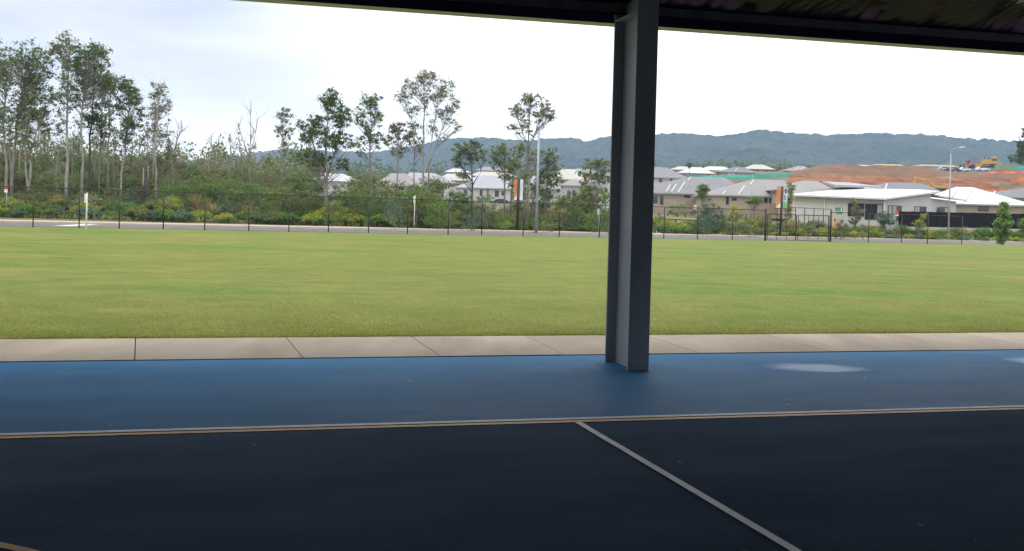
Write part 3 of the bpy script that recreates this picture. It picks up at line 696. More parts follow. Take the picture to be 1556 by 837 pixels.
# ------------------------------------------------------------------ red earth building site
def smooth_interp(x, xp, fp): return np.interp(x, xp, fp)
M_earth = bpy.data.materials.new('red_earth'); M_earth.use_nodes = True
def earth_mat(m):
    t = m.node_tree; b = t.nodes['Principled BSDF']; b.inputs['Roughness'].default_value = 0.95; b.inputs['Specular IOR Level'].default_value = 0.1
    tc_ = t.nodes.new('ShaderNodeTexCoord')
    def nz(sc, st_, d=7):
        mp_ = t.nodes.new('ShaderNodeMapping'); mp_.inputs['Scale'].default_value = st_
        n = t.nodes.new('ShaderNodeTexNoise'); n.inputs['Scale'].default_value = sc; n.inputs['Detail'].default_value = d; n.inputs['Roughness'].default_value = .62
        t.links.new(tc_.outputs['Object'], mp_.inputs[0]); t.links.new(mp_.outputs[0], n.inputs[0]); return n
    r = t.nodes.new('ShaderNodeValToRGB'); e = r.color_ramp.elements
    e[0].position = .3; e[0].color = (0.115, 0.052, 0.028, 1); e[1].position = .74; e[1].color = (0.33, 0.195, 0.105, 1)
    k = e.new(.5); k.color = (0.24, 0.098, 0.048, 1)
    t.links.new(nz(0.05, (1, 1, 7)).outputs['Fac'], r.inputs[0])
    r2 = t.nodes.new('ShaderNodeValToRGB'); r2.color_ramp.elements[0].color = (.55, .55, .55, 1); r2.color_ramp.elements[1].color = (1.35, 1.3, 1.25, 1)
    r2.color_ramp.elements[0].position = .3; r2.color_ramp.elements[1].position = .7
    t.links.new(nz(0.35, (1, .35, 1)).outputs['Fac'], r2.inputs[0])
    x = t.nodes.new('ShaderNodeMixRGB'); x.blend_type = 'MULTIPLY'; x.inputs[0].default_value = 1
    t.links.new(r.outputs[0], x.inputs[1]); t.links.new(r2.outputs[0], x.inputs[2])
    # mulch spread over the upper batter
    g = t.nodes.new('ShaderNodeSeparateXYZ'); t.links.new(tc_.outputs['Object'], g.inputs[0])
    mr = t.nodes.new('ShaderNodeMapRange'); mr.inputs['From Min'].default_value = 16.8; mr.inputs['From Max'].default_value = 18.2
    t.links.new(g.outputs['Z'], mr.inputs[0])
    mm = t.nodes.new('ShaderNodeMixRGB'); mm.inputs[2].default_value = (0.165, 0.118, 0.08, 1)
    f = t.nodes.new('ShaderNodeMath'); f.operation = 'MULTIPLY'; f.inputs[1].default_value = .6; t.links.new(mr.outputs[0], f.inputs[0])
    t.links.new(f.outputs[0], mm.inputs[0]); t.links.new(x.outputs[0], mm.inputs[1]); t.links.new(mm.outputs[0], b.inputs['Base Color'])
earth_mat(M_earth)
uu = np.arange(1086, 1900, 2.0); yy = np.concatenate([np.arange(284, 400, 1.5), [410, 430, 460]])
U, Y = np.meshgrid(uu, yy)
X = (U - CX + 8) / F * Y
prof = np.interp(Y, [284, 300, 308, 312, 330, 336, 346, 380, 390, 460], [8.5, 11.6, 12.2, 13.6, 14.1, 14.9, 15.4, 22.0, 22.6, 22.8])
prof = np.where(Y > 350, np.minimum(prof, np.interp(U, [1180, 1330, 1390, 1430, 1900], [23, 22.8, 22.0, 20.0, 20.0])), prof)
k = sstep(1180, 1256, U + (Y - 380) * .25)
Z = (HT(X, Y) + 0.15) * (1 - k) + np.maximum(prof, HT(X, Y) + 0.1) * k
Z += (vnoise(X / 6, Y / 4, 21) - .5) * .7 + (vnoise(X / 2.2 + Y / 9, Y / 14, 22) - .5) * .55 * k + (vnoise(X / 1.1, Y / 1.5, 23) - .5) * .25
# beyond the mound, on its left, the patch stops at the shade-cloth fence
Z = np.where((U < 1190) & (Y > 319), HT(X, Y) - 1.5, Z)
site = grid_mesh('earth_terrain', X, Y, Z, M_earth, smooth=False); tag(site, kind='structure')
def HS(u, y): return P(u, 300, y)

# park grass and pale paths between the trees
M_park = mat('park_grass', (0.15, 0.155, 0.045), 0.95, scale=0.25, col2=(0.25, 0.21, 0.075), detail=8)
uu = np.linspace(690, 1240, 140); dd = np.linspace(38, 125, 40)
U, D = np.meshgrid(uu, dd); X = np.zeros_like(U); Y = X.copy()
for j, u in enumerate(uu):
    b_ = fence_at(u); Y[:, j] = b_[1] + dd; X[:, j] = (b_[0] / b_[1]) * Y[:, j]
tag(grid_mesh('park_lawn', X, Y, HT(X, Y) + 0.02, M_park), kind='structure')
M_pave = mat('path_pale', (0.55, 0.53, 0.49), 0.85, var=0.08, scale=1)
M_drive = mat('driveway_tan', (0.42, 0.33, 0.27), 0.85, var=0.1, scale=1)
def ground_path(name, pts, wdt, m, kind='structure', dz=0.06):
    q = np.array([G(u, v) for u, v in pts]); n = np.gradient(q, axis=0)[:, :2]; n /= np.linalg.norm(n, axis=1)[:, None]
    sidev = np.stack([-n[:, 1], n[:, 0]], 1) * wdt / 2
    Xa = np.stack([q[:, 0] + sidev[:, 0], q[:, 0] - sidev[:, 0]]); Ya = np.stack([q[:, 1] + sidev[:, 1], q[:, 1] - sidev[:, 1]])
    return tag(grid_mesh(name, Xa, Ya, np.maximum(HT(Xa, Ya), HT(q[:, 0], q[:, 1])[None]) + dz, m), kind=kind)
ground_path('park_path', [(985, 331.5), (1010, 333), (1035, 334.6), (1062, 336.2), (1090, 338), (1130, 339.5), (1160, 341), (1200, 343)], 1.5, M_pave)
ground_path('park_path', [(668, 307.5), (700, 311), (730, 314), (760, 317), (800, 319.5), (850, 322), (900, 324.5), (930, 326)], 1.6, M_pave)
ground_path('estate_road', [(960, 321.5), (1000, 323), (1030, 324), (1060, 325), (1100, 326), (1140, 328), (1180, 329.5)], 4.5, M_pave)
ground_path('driveway', [(1034, 322.5), (1046, 319.5), (1064, 316.5)], 6, M_drive, dz=0.1)

# ------------------------------------------------------------------ houses
M_tile_grey = mat('roof_tile_grey', (0.17, 0.172, 0.182), 0.75, scale=1.2, col2=(0.225, 0.225, 0.235), stretch=(0.3, 1, 6))
M_tile_lgrey = mat('roof_tile_light_grey', (0.225, 0.215, 0.212), 0.75, scale=1.2, col2=(0.27, 0.26, 0.255), stretch=(0.3, 1, 6))
M_roof_wht = mat('roof_white', (0.50, 0.51, 0.525), 0.5, var=0.06, scale=0.6, stretch=(6, .3, 1))
M_roof_near = mat('roof_bright_white', (0.60, 0.61, 0.62), 0.45, var=0.05, scale=0.8, stretch=(4, .3, 1))
M_roof_crm = mat('roof_cream', (0.42, 0.40, 0.36), 0.6, var=0.06, scale=0.6)
M_roof_dk = mat('roof_dark_grey', (0.15, 0.16, 0.185), 0.7, var=0.1, scale=0.6, stretch=(1, 1, 5))
M_roof_pale = mat('roof_pale_grey', (0.30, 0.31, 0.335), 0.55, var=0.08, scale=0.6)
M_wal_br = mat('brick_buff', (0.34, 0.27, 0.21), 0.9, scale=2.5, col2=(0.41, 0.33, 0.26))
M_wal_brn = mat('brick_brown', (0.24, 0.14, 0.095), 0.9, scale=2.5, col2=(0.32, 0.19, 0.13))
M_wal_w = mat('render_white', (0.50, 0.49, 0.475), 0.85, var=0.05, scale=0.8)
M_wal_c = mat('render_cream', (0.36, 0.325, 0.28), 0.85, var=0.05, scale=0.8)
M_glass = mat('glass_dark', (0.022, 0.025, 0.028), 0.12, spec=0.6)
M_frame = mat('frame_dark', (0.05, 0.05, 0.055), 0.5)
M_curtain = mat('blind_grey', (0.33, 0.33, 0.33), 0.8)
M_trim = mat('gutter_trim', (0.30, 0.31, 0.32), 0.5)
M_flash = mat('valley_flashing', (0.42, 0.425, 0.435), 0.45)
M_timber = mat('timber_weathered', (0.25, 0.185, 0.135), 0.9, scale=3, col2=(0.34, 0.26, 0.20), stretch=(4, 1, 0.3))
HG = 'houses of the estate beyond the field'
def house(name, label, u0, u1, y, v_eave, v_ridge, ru0, ru1, m_roof, m_wall, wall_h=2.6, depth=11, over=0.55, wins=(), flash=(), trim=None, door=(), sink=2.5, cat='house', drop=0.0):
    um = (u0 + u1) / 2
    pe = P(um, v_eave, y); ze = pe[2]
    xl, xr = P(u0, v_eave, y)[0], P(u1, v_eave, y)[0]
    zr_ = P((ru0 + ru1) / 2, v_ridge, y + depth / 2)[2]
    rx0, rx1 = P(ru0, v_ridge, y + depth / 2)[0], P(ru1, v_ridge, y + depth / 2)[0]
    base = np.array([(xl + xr) / 2, y + depth / 2, ze - wall_h]); o = thing(name, label, cat, base, 0, HG)
    xc = base[0]; h = wall_h; d2_ = depth / 2; a, b = xl - xc, xr - xc
    w_ = MB(); w_.box(a, b, -d2_, d2_, -sink, h - 0.01); w_.build('wall', m_wall, o)
    r_ = MB(); zr_l = zr_ - base[2]
    e = [(a - over, -d2_ - over, h), (b + over, -d2_ - over, h), (b + over, d2_ + over, h), (a - over, d2_ + over, h)]
    r0, r1 = (rx0 - xc, 0, zr_l), (rx1 - xc, 0, zr_l)
    r_.add(e + [r0, r1], [(0, 1, 5, 4), (1, 2, 5), (2, 3, 4, 5), (3, 0, 4), (3, 2, 1, 0)])
    ro = r_.build('roof', m_roof, o)
    g_ = MB(); o_ = over + 0.06
    g_.box(a - o_, b + o_, -d2_ - o_, -d2_ - over + 0.003, h - 0.19, h + 0.02); g_.box(a - o_, a - over + .003, -d2_ - over, d2_ + over, h - .19, h + .02); g_.box(b + over - .003, b + o_, -d2_ - over, d2_ + over, h - .19, h + .02)
    g_.build('gutter', trim or M_trim, ro)
    for i, q in enumerate(wins):
        ua, va, ub, vb = q[:4]
        A, B = P(ua, va, y), P(ub, vb, y)
        x0_, x1_, z1_, z0_ = A[0] - xc, B[0] - xc, A[2] - base[2], B[2] - base[2]
        yf = -d2_
        f_ = MB(); t_ = 0.06
        f_.box(x0_, x1_, yf - 0.03, yf - 0.005, z0_, z0_ + t_); f_.box(x0_, x1_, yf - 0.03, yf - .005, z1_ - t_, z1_)
        f_.box(x0_, x0_ + t_, yf - 0.03, yf - .005, z0_ + t_, z1_ - t_); f_.box(x1_ - t_, x1_, yf - 0.03, yf - .005, z0_ + t_, z1_ - t_)
        if x1_ - x0_ > 1.3: f_.box((x0_ + x1_) / 2 - .03, (x0_ + x1_) / 2 + .03, yf - .03, yf - .005, z0_ + t_, z1_ - t_)
        fo = f_.build('window', M_frame, o)
        gl = MB(); gl.box(x0_ + t_, x1_ - t_, yf - .018, yf - .006, z0_ + t_, z1_ - t_); gl.build('pane', M_glass, fo)
    for ua, va, ub, vb, mm_ in door:
        A, B = P(ua, va, y), P(ub, vb, y); d_ = MB()
        d_.box(A[0] - xc, B[0] - xc, -d2_ - .05, -d2_ - .004, B[2] - base[2], A[2] - base[2]); d_.build('door', mm_, o)
    for pts in flash:                                # pale flashings that run up the front slope
        n0 = np.array([0, -(zr_l - h), d2_ + over]); n0 = n0 / np.linalg.norm(n0); p0 = base + np.array([0, -d2_ - over, h])
        ps = []
        for u, v in pts:
            q = ray(u, v); k_ = ((p0 - np.array([0, 0, EYE])) @ n0) / (q @ n0); ps.append(q * k_ + np.array([0, 0, EYE]) - base + n0 * 0.05)
        fl_ = MB(); wv = np.array([0.16, 0, 0])
        for p_, q_ in zip(ps[:-1], ps[1:]): fl_.prism([p_ - wv, p_ + wv, q_ + wv, q_ - wv], n0 * 0.04)
        fl_.build('valley_flashing', M_flash, ro)
    return o

# the row facing the park, right of the column
house('brick_house', 'buff brick house with a broad grey tiled roof, just right of the column', 950, 1138, 204, 294, 269, 1049, 1102, M_tile_grey, M_wal_br, 2.9, 14,
      wins=[(1003, 297, 1008, 311), (1039.5, 296, 1049, 300.5), (1062, 296, 1071, 300.5), (992, 297, 999, 309)],
      flash=[[(1012, 291.5), (1019, 280.5)], [(1019.8, 291.5), (1028, 280)], [(1030.5, 292), (1041, 276)], [(1045, 274.5), (1049.5, 269.8)]])
house('brick_house', 'low brick house with a light grey roof directly behind the feather banner by the gate', 1077, 1201, 186, 297.2, 273, 1144.5, 1192, M_tile_lgrey, M_wal_br, 2.9, 14,
      wins=[(1103, 299, 1107.5, 311), (1112, 300, 1119.5, 305), (1161, 301, 1166, 309), (1169, 301, 1174, 309)],
      flash=[[(1098, 295.5), (1102.5, 290)], [(1122, 296), (1131.5, 282.5)], [(1139.5, 281), (1145.5, 273.5)]])
house('two_storey_house', 'white two-storey house with a dark grey hip roof half hidden by the column', 914, 1041, 240, 268.6, 253.4, 955, 1013, M_tile_grey, M_wal_w, 5.4, 14,
      wins=[(1001.5, 270, 1006, 277), (1018, 270.5, 1022, 276.5), (923, 268, 927.5, 278), (918, 285, 923, 292)])
house('grey_roofed_house', 'grey roof rising behind the plain white wall of the rendered house', 1190, 1262, 178, 288, 274.5, 1220, 1242, M_tile_lgrey, M_wal_br, 2.6, 14)
house('grey_roofed_house', 'dark grey roof behind the white skillion roof, right of its raised top', 1316, 1432, 176, 292, 277.5, 1352, 1400, M_roof_dk, M_wal_br, 2.6, 14, flash=[[(1344, 291), (1348, 279)]])
house('grey_roofed_house', 'dark grey roof beside the white hip-roofed house, cut by the photo edge', 1502, 1640, 172, 300, 287, 1552, 1600, M_roof_dk, M_wal_br, 2.6, 14, flash=[[(1507, 297), (1512, 291)]])
# up the slope, behind the green shade cloth
house('hillside_house', 'white-roofed low house nearest the green cloth, left end of the slope', 1032, 1084, 332, 263, 254, 1054, 1066, M_roof_wht, M_wal_c, 2.6, 12, wins=[(1065, 264, 1068.5, 268), (1073, 264, 1078, 268)])
house('hillside_house', 'white roof behind the first, with a timber-fenced yard on the slope', 1066, 1113, 372, 258.6, 252.8, 1076, 1100, M_roof_wht, M_wal_brn, 2.6, 12)
house('hillside_house', 'cream-roofed house farthest left on the slope, a tree before it', 1018, 1064, 410, 258, 252.8, 1032, 1050, M_roof_crm, M_wal_c, 2.6, 12)
house('hillside_house', 'dark grey roofed house with a pale garage door above the green cloth', 1095, 1147, 348, 261.3, 253.6, 1116, 1130, M_roof_dk, M_wal_c, 2.5, 12, door=[(1106, 262, 1116.5, 266.5, M_wal_w)], flash=[[(1117, 260), (1120.5, 256)]])
house('hillside_house', 'brown brick house under a tall cream hip roof on the slope', 1133, 1176, 392, 256.8, 250, 1145, 1160, M_roof_crm, M_wal_brn, 3.0, 12, wins=[(1139, 258, 1143, 261), (1150, 258, 1154, 262), (1162, 258, 1168, 261)])
house('hillside_house', 'light grey hip-roofed house at the foot of the red mound', 1194, 1234, 382, 259.6, 252.2, 1212, 1222, M_tile_lgrey, M_wal_br, 2.8, 12, wins=[(1198, 261, 1202, 263.5), (1204, 261, 1207.5, 263.5), (1213, 261, 1216, 264)], flash=[[(1209, 258.5), (1213.5, 253.5)], [(1217.5, 258.5), (1221.5, 253)]])
house('hillside_house', 'white roof peeping over the left shoulder of the red mound', 1236, 1264, 425, 257, 253, 1244, 1258, M_roof_wht, M_wal_w, 2.6, 12)
M_ply = mat('plywood_tan', (0.42, 0.30, 0.15), 0.8, var=0.1, scale=2)
house('half_built_house', 'half-built house with tan timber top on the crest of the mound', 1328, 1372, 440, 251.4, 249.4, 1334, 1368, M_ply, M_wal_w, 2.6, 12)
house('half_built_house', 'long low half-built house with tan top behind the parked utes', 1392, 1456, 450, 252.6, 250.4, 1400, 1448, M_ply, M_wal_w, 2.6, 12)
house('hillside_house', 'white low roof left of the half-built house on the crest', 1298, 1330, 452, 252.6, 250.6, 1304, 1324, M_roof_wht, M_wal_w, 2.0, 12)

# the estate seen through the trees, left of the column
house('white_roofed_house', 'white roof seen through the gum with dark clumps, leftmost of the estate', 474, 546, 300, 275, 263.5, 486, 522, M_roof_wht, M_wal_w, 2.6, 13)
house('grey_hip_house', 'grey hip-roofed house behind the slim gums, left of the tall spreading gum', 570, 642, 268, 282, 263.2, 594, 616, M_tile_lgrey, M_wal_c, 2.7, 13, wins=[(585, 284, 590, 292), (606, 284, 614, 289)])
house('white_roofed_house', 'white roof directly behind the tall spreading gum', 612, 692, 305, 277, 262.4, 622, 660, M_roof_pale, M_wal_w, 2.6, 13, wins=[(655, 283, 659, 290), (664, 283, 668, 290)])
house('two_storey_house', 'two-storey beige house with a small white top roof, left of the cream roof', 678, 714, 345, 261.5, 256, 688, 700, M_roof_wht, M_wal_c, 5.2, 10, wins=[(684, 263, 687, 266)])
house('white_roofed_house', 'low white roof in front of the two-storey beige house', 664, 724, 318, 274, 264, 680, 712, M_roof_crm, M_wal_c, 2.6, 12)
house('cream_roofed_house', 'long cream roof behind the white utility truck', 716, 784, 362, 267.5, 261, 728, 772, M_roof_crm, M_wal_c, 2.6, 12)
house('grey_roofed_house', 'pale grey roof just below the long cream roof', 714, 774, 328, 277, 267.3, 724, 764, M_roof_pale, M_wal_w, 2.6, 12)
house('grey_roofed_house', 'small grey roof standing highest behind the park trees', 724, 772, 400, 259, 253.6, 736, 758, M_tile_lgrey, M_wal_c, 2.8, 11)
house('porch_house', 'white house with a pale roof and porch behind the parked utility truck', 694, 776, 272, 285.5, 273, 722, 764, M_roof_pale, M_wal_w, 2.9, 12,
      wins=[(705, 288, 710, 298), (729, 288, 733, 298), (752, 289, 758, 299), (762, 290, 768, 297)], door=[(739.5, 287, 743, 301, M_wal_brn)])
house('gable_house', 'white-walled house with a bright roof behind the tall light pole', 798, 850, 276, 287, 264.5, 812, 838, M_roof_pale, M_wal_w, 2.9, 13, wins=[(812, 289, 815, 299), (824, 290, 827, 302), (834, 290, 837, 299)])
house('cream_roofed_house', 'large pale hip roof, left of the orange brick wall', 838, 894, 300, 272.4, 256.8, 854, 872, M_roof_crm, M_wal_w, 2.7, 13)
house('brick_house', 'orange brick wall under a pale blue-grey roof, back row near the column', 866, 912, 345, 263.6, 256.4, 876, 894, M_roof_pale, M_wal_brn, 2.8, 12, wins=[(880, 265, 883, 268)])
house('modern_house', 'modern white house with angled grey roofs near the column, left of it', 856, 914, 252, 282, 273, 866, 906, M_tile_lgrey, M_wal_w, 3.3, 12, wins=[(862, 290, 867, 303), (870, 289, 873.5, 297), (883, 290, 887, 301), (893, 292, 896, 299)])

# ------------------------------------------------------------------ the white rendered house by the gate
def near_house():
    Yc = 121.0
    cr_ = P(1343.5, 304, Yc)                           # corner under the eaves
    al = P(1207, 298.4, 133.0); br_ = P(1456, 306, 131.5)
    zb = 1.05
    o = thing('rendered_house', 'white rendered house with a white skillion roof and dark glass doors behind the gate', 'house', (cr_[0], cr_[1], zb), 0, HG)
    off = np.array([cr_[0], cr_[1], zb])
    da = (al - cr_); La = math.hypot(da[0], da[1]); da = np.array([da[0], da[1], 0]) / La
    db = (br_ - cr_); Lb = math.hypot(db[0], db[1]); db = np.array([db[0], db[1], 0]) / Lb
    na = np.array([da[1], -da[0], 0]); na *= -np.sign(na[1]) if na[1] > 0 else 1
    if na[1] > 0: na = -na
    nb = np.array([db[1], -db[0], 0])
    if nb[1] > 0: nb = -nb
    hc = cr_[2] - zb
    # heights along facade B follow the rake
    def onplane(u, v, p0, n):
        q = ray(u, v); k_ = ((p0 - np.array([0, 0, EYE])) @ n) / (q @ n); return q * k_ + np.array([0, 0, EYE])
    rk = onplane(1415, 294.6, cr_, nb); Lr = np.linalg.norm((rk - cr_)[:2]); hr = rk[2] - zb
    lowB = hc + 0.15
    inner = -(na + nb) * 0.0
    bk = cr_ + da * La + db * Lb
    w_ = MB()
    C = np.array([cr_[0], cr_[1], zb - 1.2])
    def pt(a, b_, z): return np.array([cr_[0], cr_[1], zb]) + da * a + db * b_ + np.array([0, 0, z])
    # wall body: left block, and block under the rake
    foot = [pt(0, 0, 0), pt(0, Lr, 0), pt(La, Lr, 0), pt(La, 0, 0)]
    hA = float(al[2]) - zb
    bot = [p - np.array([0, 0, 1.2]) for p in foot]; top = [pt(0, 0, hc), pt(0, Lr, hr - .05), pt(La, Lr, hr), pt(La, 0, hA)]
    w_.hexa(bot + top)
    hB2 = float(br_[2]) - zb
    w_.hexa([pt(.3, Lr + .003, -1.2), pt(.3, Lb, -1.2), pt(La * .8, Lb, -1.2), pt(La * .8, Lr + .003, -1.2), pt(.3, Lr + .003, hB2 + .25), pt(.3, Lb, hB2), pt(La * .8, Lb, hB2), pt(La * .8, Lr + .003, hB2 + .3)])
    # taller plain wall at the left rear and the carport side
    A1_ = P(1206, 284.2, 139.0); B1_ = P(1300, 286.5, 139.0)
    w_.box(A1_[0], B1_[0], 139.0, 139.3, zb - 1, A1_[2]); w_.box(A1_[0], P(1252, 298, 133)[0], 133.6, 138.9, zb - 1.2, P(1220, 300, 133.6)[2])
    w_.build('wall', M_wal_w, o, off=off)
    rf_ = MB(); ov = 0.75
    p1, p2, p3 = pt(-ov * .0, -ov, 0), pt(0, Lr + 0.7, 0), pt(La, -ov, 0)
    # roof plane through eave A and the rake of B
    pa_, pb_, pc_ = pt(0, 0, hc + .12), pt(La, 0, hA + .12), pt(0, Lr, hr + .12)
    n_ = np.cross(pb_ - pa_, pc_ - pa_); n_ /= np.linalg.norm(n_)
    def zpl(p): return pa_[2] - ((p - pa_)[0] * n_[0] + (p - pa_)[1] * n_[1]) / n_[2]
    xb, xl = onplane(1400, 290.2, pa_, n_), onplane(1292, 288.0, pa_, n_)
    corners = [pt(-ov, -ov, 0), pt(-ov, Lr + .6, 0), xb, xl, pt(La + .4, -ov, 0)]
    poly = [np.array([c[0], c[1], zpl(c)]) for c in corners]
    rf_.prism(poly, (0, 0, 0.20)); ro = rf_.build('roof', M_roof_near, o, off=off)
    # lower eave on the right block
    r2 = MB(); cs = [pt(-ov, Lr + .62, 0), pt(-ov, Lb + .9, 0), pt(La * .85, Lb + .9, 0), pt(La * .85, Lr + .62, 0)]
    zz = [hB2 + .42, hB2 + .05, hB2 + 1.3, hB2 + 1.6]
    r2.prism([np.array([c[0], c[1], zb + z_]) for c, z_ in zip(cs, zz)], (0, 0, .18)); r2.build('roof', M_roof_near, o, off=off)
    # raised clerestory roof with a dark gap beneath
    q0, q1 = P(1271, 285.6, 137.5), P(1334, 286.6, 137.5); zt_ = P(1275, 277.2, 143.0)[2]
    c_ = MB(); c_.box(q0[0] + 1.0, q1[0] - .6, 138.2, 145, q0[2] - 1.5, q0[2] + .15); c_.build('clerestory', M_frame, o, off=off)
    c_ = MB(); c_.hexa([(q0[0] - .4, 137.0, q0[2] + .12), (q1[0] + .3, 137.0, q1[2] + .05), (q1[0] - 1, 146, zt_ - .1), (q0[0] + .6, 146, zt_ - .02), (q0[0] - .4, 137.0, q0[2] + .42), (q1[0] + .3, 137.0, q1[2] + .3), (q1[0] - 1, 146, zt_ + .15), (q0[0] + .6, 146, zt_ + .22)])
    c_.build('raised_roof', M_roof_pale, o, off=off)
    # dark glass openings, set into each facade with a frame and mullions
    def opening(name, ua, va, ub, vb, p0, n, mull, blinds=()):
        A, B = onplane(ua, va, p0, n), onplane(ub, vb, p0, n)
        dh = B - A; dh[2] = 0; L_ = np.linalg.norm(dh); dh /= L_; z1, z0 = A[2], B[2]
        A0_ = np.array([A[0], A[1], 0]); nn_ = n
        f_ = MB(); t_ = .07
        def bar(a, b_, za, zb_, d0, d1, mb_):
            mb_.hexa([A0_ + dh * a + nn_ * d0 + [0, 0, za], A0_ + dh * b_ + nn_ * d0 + [0, 0, za], A0_ + dh * b_ + nn_ * d1 + [0, 0, za], A0_ + dh * a + nn_ * d1 + [0, 0, za],
                      A0_ + dh * a + nn_ * d0 + [0, 0, zb_], A0_ + dh * b_ + nn_ * d0 + [0, 0, zb_], A0_ + dh * b_ + nn_ * d1 + [0, 0, zb_], A0_ + dh * a + nn_ * d1 + [0, 0, zb_]])
        bar(0, L_, z0, z0 + t_, .06, .004, f_); bar(0, L_, z1 - t_, z1, .06, .004, f_)
        bar(0, t_, z0 + t_, z1 - t_, .06, .004, f_); bar(L_ - t_, L_, z0 + t_, z1 - t_, .06, .004, f_)
        for k in mull: bar(L_ * k - .03, L_ * k + .03, z0 + t_, z1 - t_, .055, .004, f_)
        fo = f_.build(name, M_frame, o, off=off)
        g_ = MB(); bar(t_, L_ - t_, z0 + t_, z1 - t_, .03, .005, g_); g_.build('pane', M_glass, fo, off=off)
        for k0, k1 in blinds:
            b2 = MB(); bar(L_ * k0, L_ * k1, z0 + t_ + .01, z1 - t_ - .01, .045, .032, b2); b2.build('blind', M_curtain, fo, off=off)
    opening('glass_door', 1289, 308.5, 1313, 329, cr_, na, (.45,))
    opening('glass_door', 1315, 309.5, 1341.5, 334, cr_, na, (.33, .68), ((.7, .97),))
    opening('glass_door', 1349, 311.5, 1369, 336, cr_, nb, (.3, .66), ((.05, .28), (.34, .62)))
    opening('window', 1389.5, 313, 1407, 323, cr_, nb, (.45,), ((.04, .42),))
    opening('window', 1426.5, 314, 1443, 323.5, cr_, nb, (.5,), ((.5, .95),))
    for u_, v0_, v1_ in ((1343.8, 306, 340), (1253, 301, 334)):
        dp = MB(); dp.tube([onplane(u_, v0_, cr_ + na * .1, na), onplane(u_, v1_, cr_ + na * .1, na)], .05, 6); dp.build('downpipe', M_wht, o, off=off)
near_house()
house('hip_roofed_house', 'tan brick house with a bright white hip roof behind the black panel fence', 1440, 1568, 146, 310.6, 284, 1437 + 16, 1478, M_roof_near, M_wal_br, 2.7, 13,
      wins=[(1486, 313.5, 1502, 321.5)], trim=M_roof_pale, flash=[[(1447, 300), (1455, 289)], [(1466, 307), (1477, 288.5)]])

# ------------------------------------------------------------------ fences round the gardens
M_panel = mat('panel_black', (0.012, 0.010, 0.010), 0.8, scale=2, col2=(0.018, 0.016, 0.015), stretch=(6, 1, 1), spec=0.08)
M_rwall = mat('retaining_wall', (0.42, 0.40, 0.38), 0.9, scale=2, col2=(0.5, 0.48, 0.46))
def panel_fence(name, label, pts, vt, vb, y0, y1, m, npan, post_m=None, proud=0.0, cat='fence', th=0.05):
    """boards between posts, from (u0, y0) to (u1, y1)"""
    (u0_, u1_) = pts
    o = None; panels = MB(); posts = []
    P0t, P0b = P(u0_, vt[0], y0), P(u0_, vb[0], y0); P1t, P1b = P(u1_, vt[1], y1), P(u1_, vb[1], y1)
    o = thing(name, label, cat, P0b)
    off = P0b
    d = P1b - P0b; d[2] = 0; d /= np.linalg.norm(d); n = np.array([-d[1], d[0], 0]) * th / 2
    lerp = lambda a, b, k: a + (b - a) * k
    for i in range(npan):
        k0, k1 = i / npan, (i + 1) / npan
        a, b = lerp(P0b, P1b, k0), lerp(P0b, P1b, k1); at_, bt = lerp(P0t, P1t, k0), lerp(P0t, P1t, k1)
        a = a - [0, 0, .4]; b = b - [0, 0, .4]; a[2] = min(a[2], b[2]); b[2] = a[2]
        at_ = np.array([a[0], a[1], at_[2]]); bt = np.array([b[0], b[1], bt[2]])
        pm_ = MB(); pm_.hexa([a - n, b - n, b + n, a + n, at_ - n, bt - n, bt + n, at_ + n]); pm_.build('panel', m, o, off=off)
    for i in range(npan + 1):
        a, t_ = lerp(P0b, P1b, i / npan), lerp(P0t, P1t, i / npan)
        q_ = MB(); q_.box(a[0] - .06, a[0] + .06, a[1] - .075, a[1] + .075, a[2] - .4, t_[2] + .05 + proud); q_.build('post', post_m or m, o, off=off)
    return o
panel_fence('panel_fence', 'solid black panel fence in front of the white hip-roofed house', (1366, 1640), (321, 326.5), (343.5, 349.5), 112, 119, M_panel, 15)
rw = MB(); a, b = P(1366, 343.6, 111.6), P(1640, 349.6, 118.6)
rw.hexa([(a[0], a[1] - .15, a[2] - 1.2), (b[0], b[1] - .15, b[2] - 1.2), (b[0], b[1] + .15, b[2] - 1.2), (a[0], a[1] + .15, a[2] - 1.2), (a[0], a[1] - .15, a[2] - .02), (b[0], b[1] - .15, b[2] - .02), (b[0], b[1] + .15, b[2] - .02), (a[0], a[1] + .15, a[2] - .02)])
o = rw.build('retaining_wall', M_rwall); tag(o, 'low pale retaining wall under the black panel fence', 'wall')
rw = MB(); a, b = P(1252, 339.5, 117.5), P(1366, 346, 111.9)
rw.hexa([(a[0], a[1] - .15, a[2] - 1.4), (b[0], b[1] - .15, b[2] - 1.4), (b[0], b[1] + .15, b[2] - 1.4), (a[0], a[1] + .15, a[2] - 1.4), (a[0], a[1] - .15, a[2]), (b[0], b[1] - .15, b[2]), (b[0], b[1] + .15, b[2]), (a[0], a[1] + .15, a[2])])
o = rw.build('retaining_wall', M_rwall); tag(o, 'pale retaining wall below the glass doors of the white rendered house', 'wall')
panel_fence('timber_fence', 'weathered timber paling fence beside the buff brick house', (1041, 1073), (302, 303.5), (314, 315.5), 199, 199, M_timber, 4)
panel_fence('timber_fence', 'brown timber paling fence right of the small round street tree', (1154, 1207), (308.5, 311), (322, 324), 181, 181, M_timber, 7)
M_tim2 = mat('timber_warm', (0.42, 0.25, 0.14), 0.85, scale=3, col2=(0.5, 0.32, 0.2), stretch=(4, 1, 0.3))
panel_fence('timber_fence', 'warm timber fence under the white roof on the slope', (1082, 1107), (259.5, 260), (266, 266.4), 352, 352, M_tim2, 5)
panel_fence('timber_fence', 'dark reddish paling fence between the modern house and the column', (905, 922), (291, 292), (305, 306), 246, 246, mat('timber_red', (0.17, 0.10, 0.08), 0.9, var=0.2, scale=3), 3)
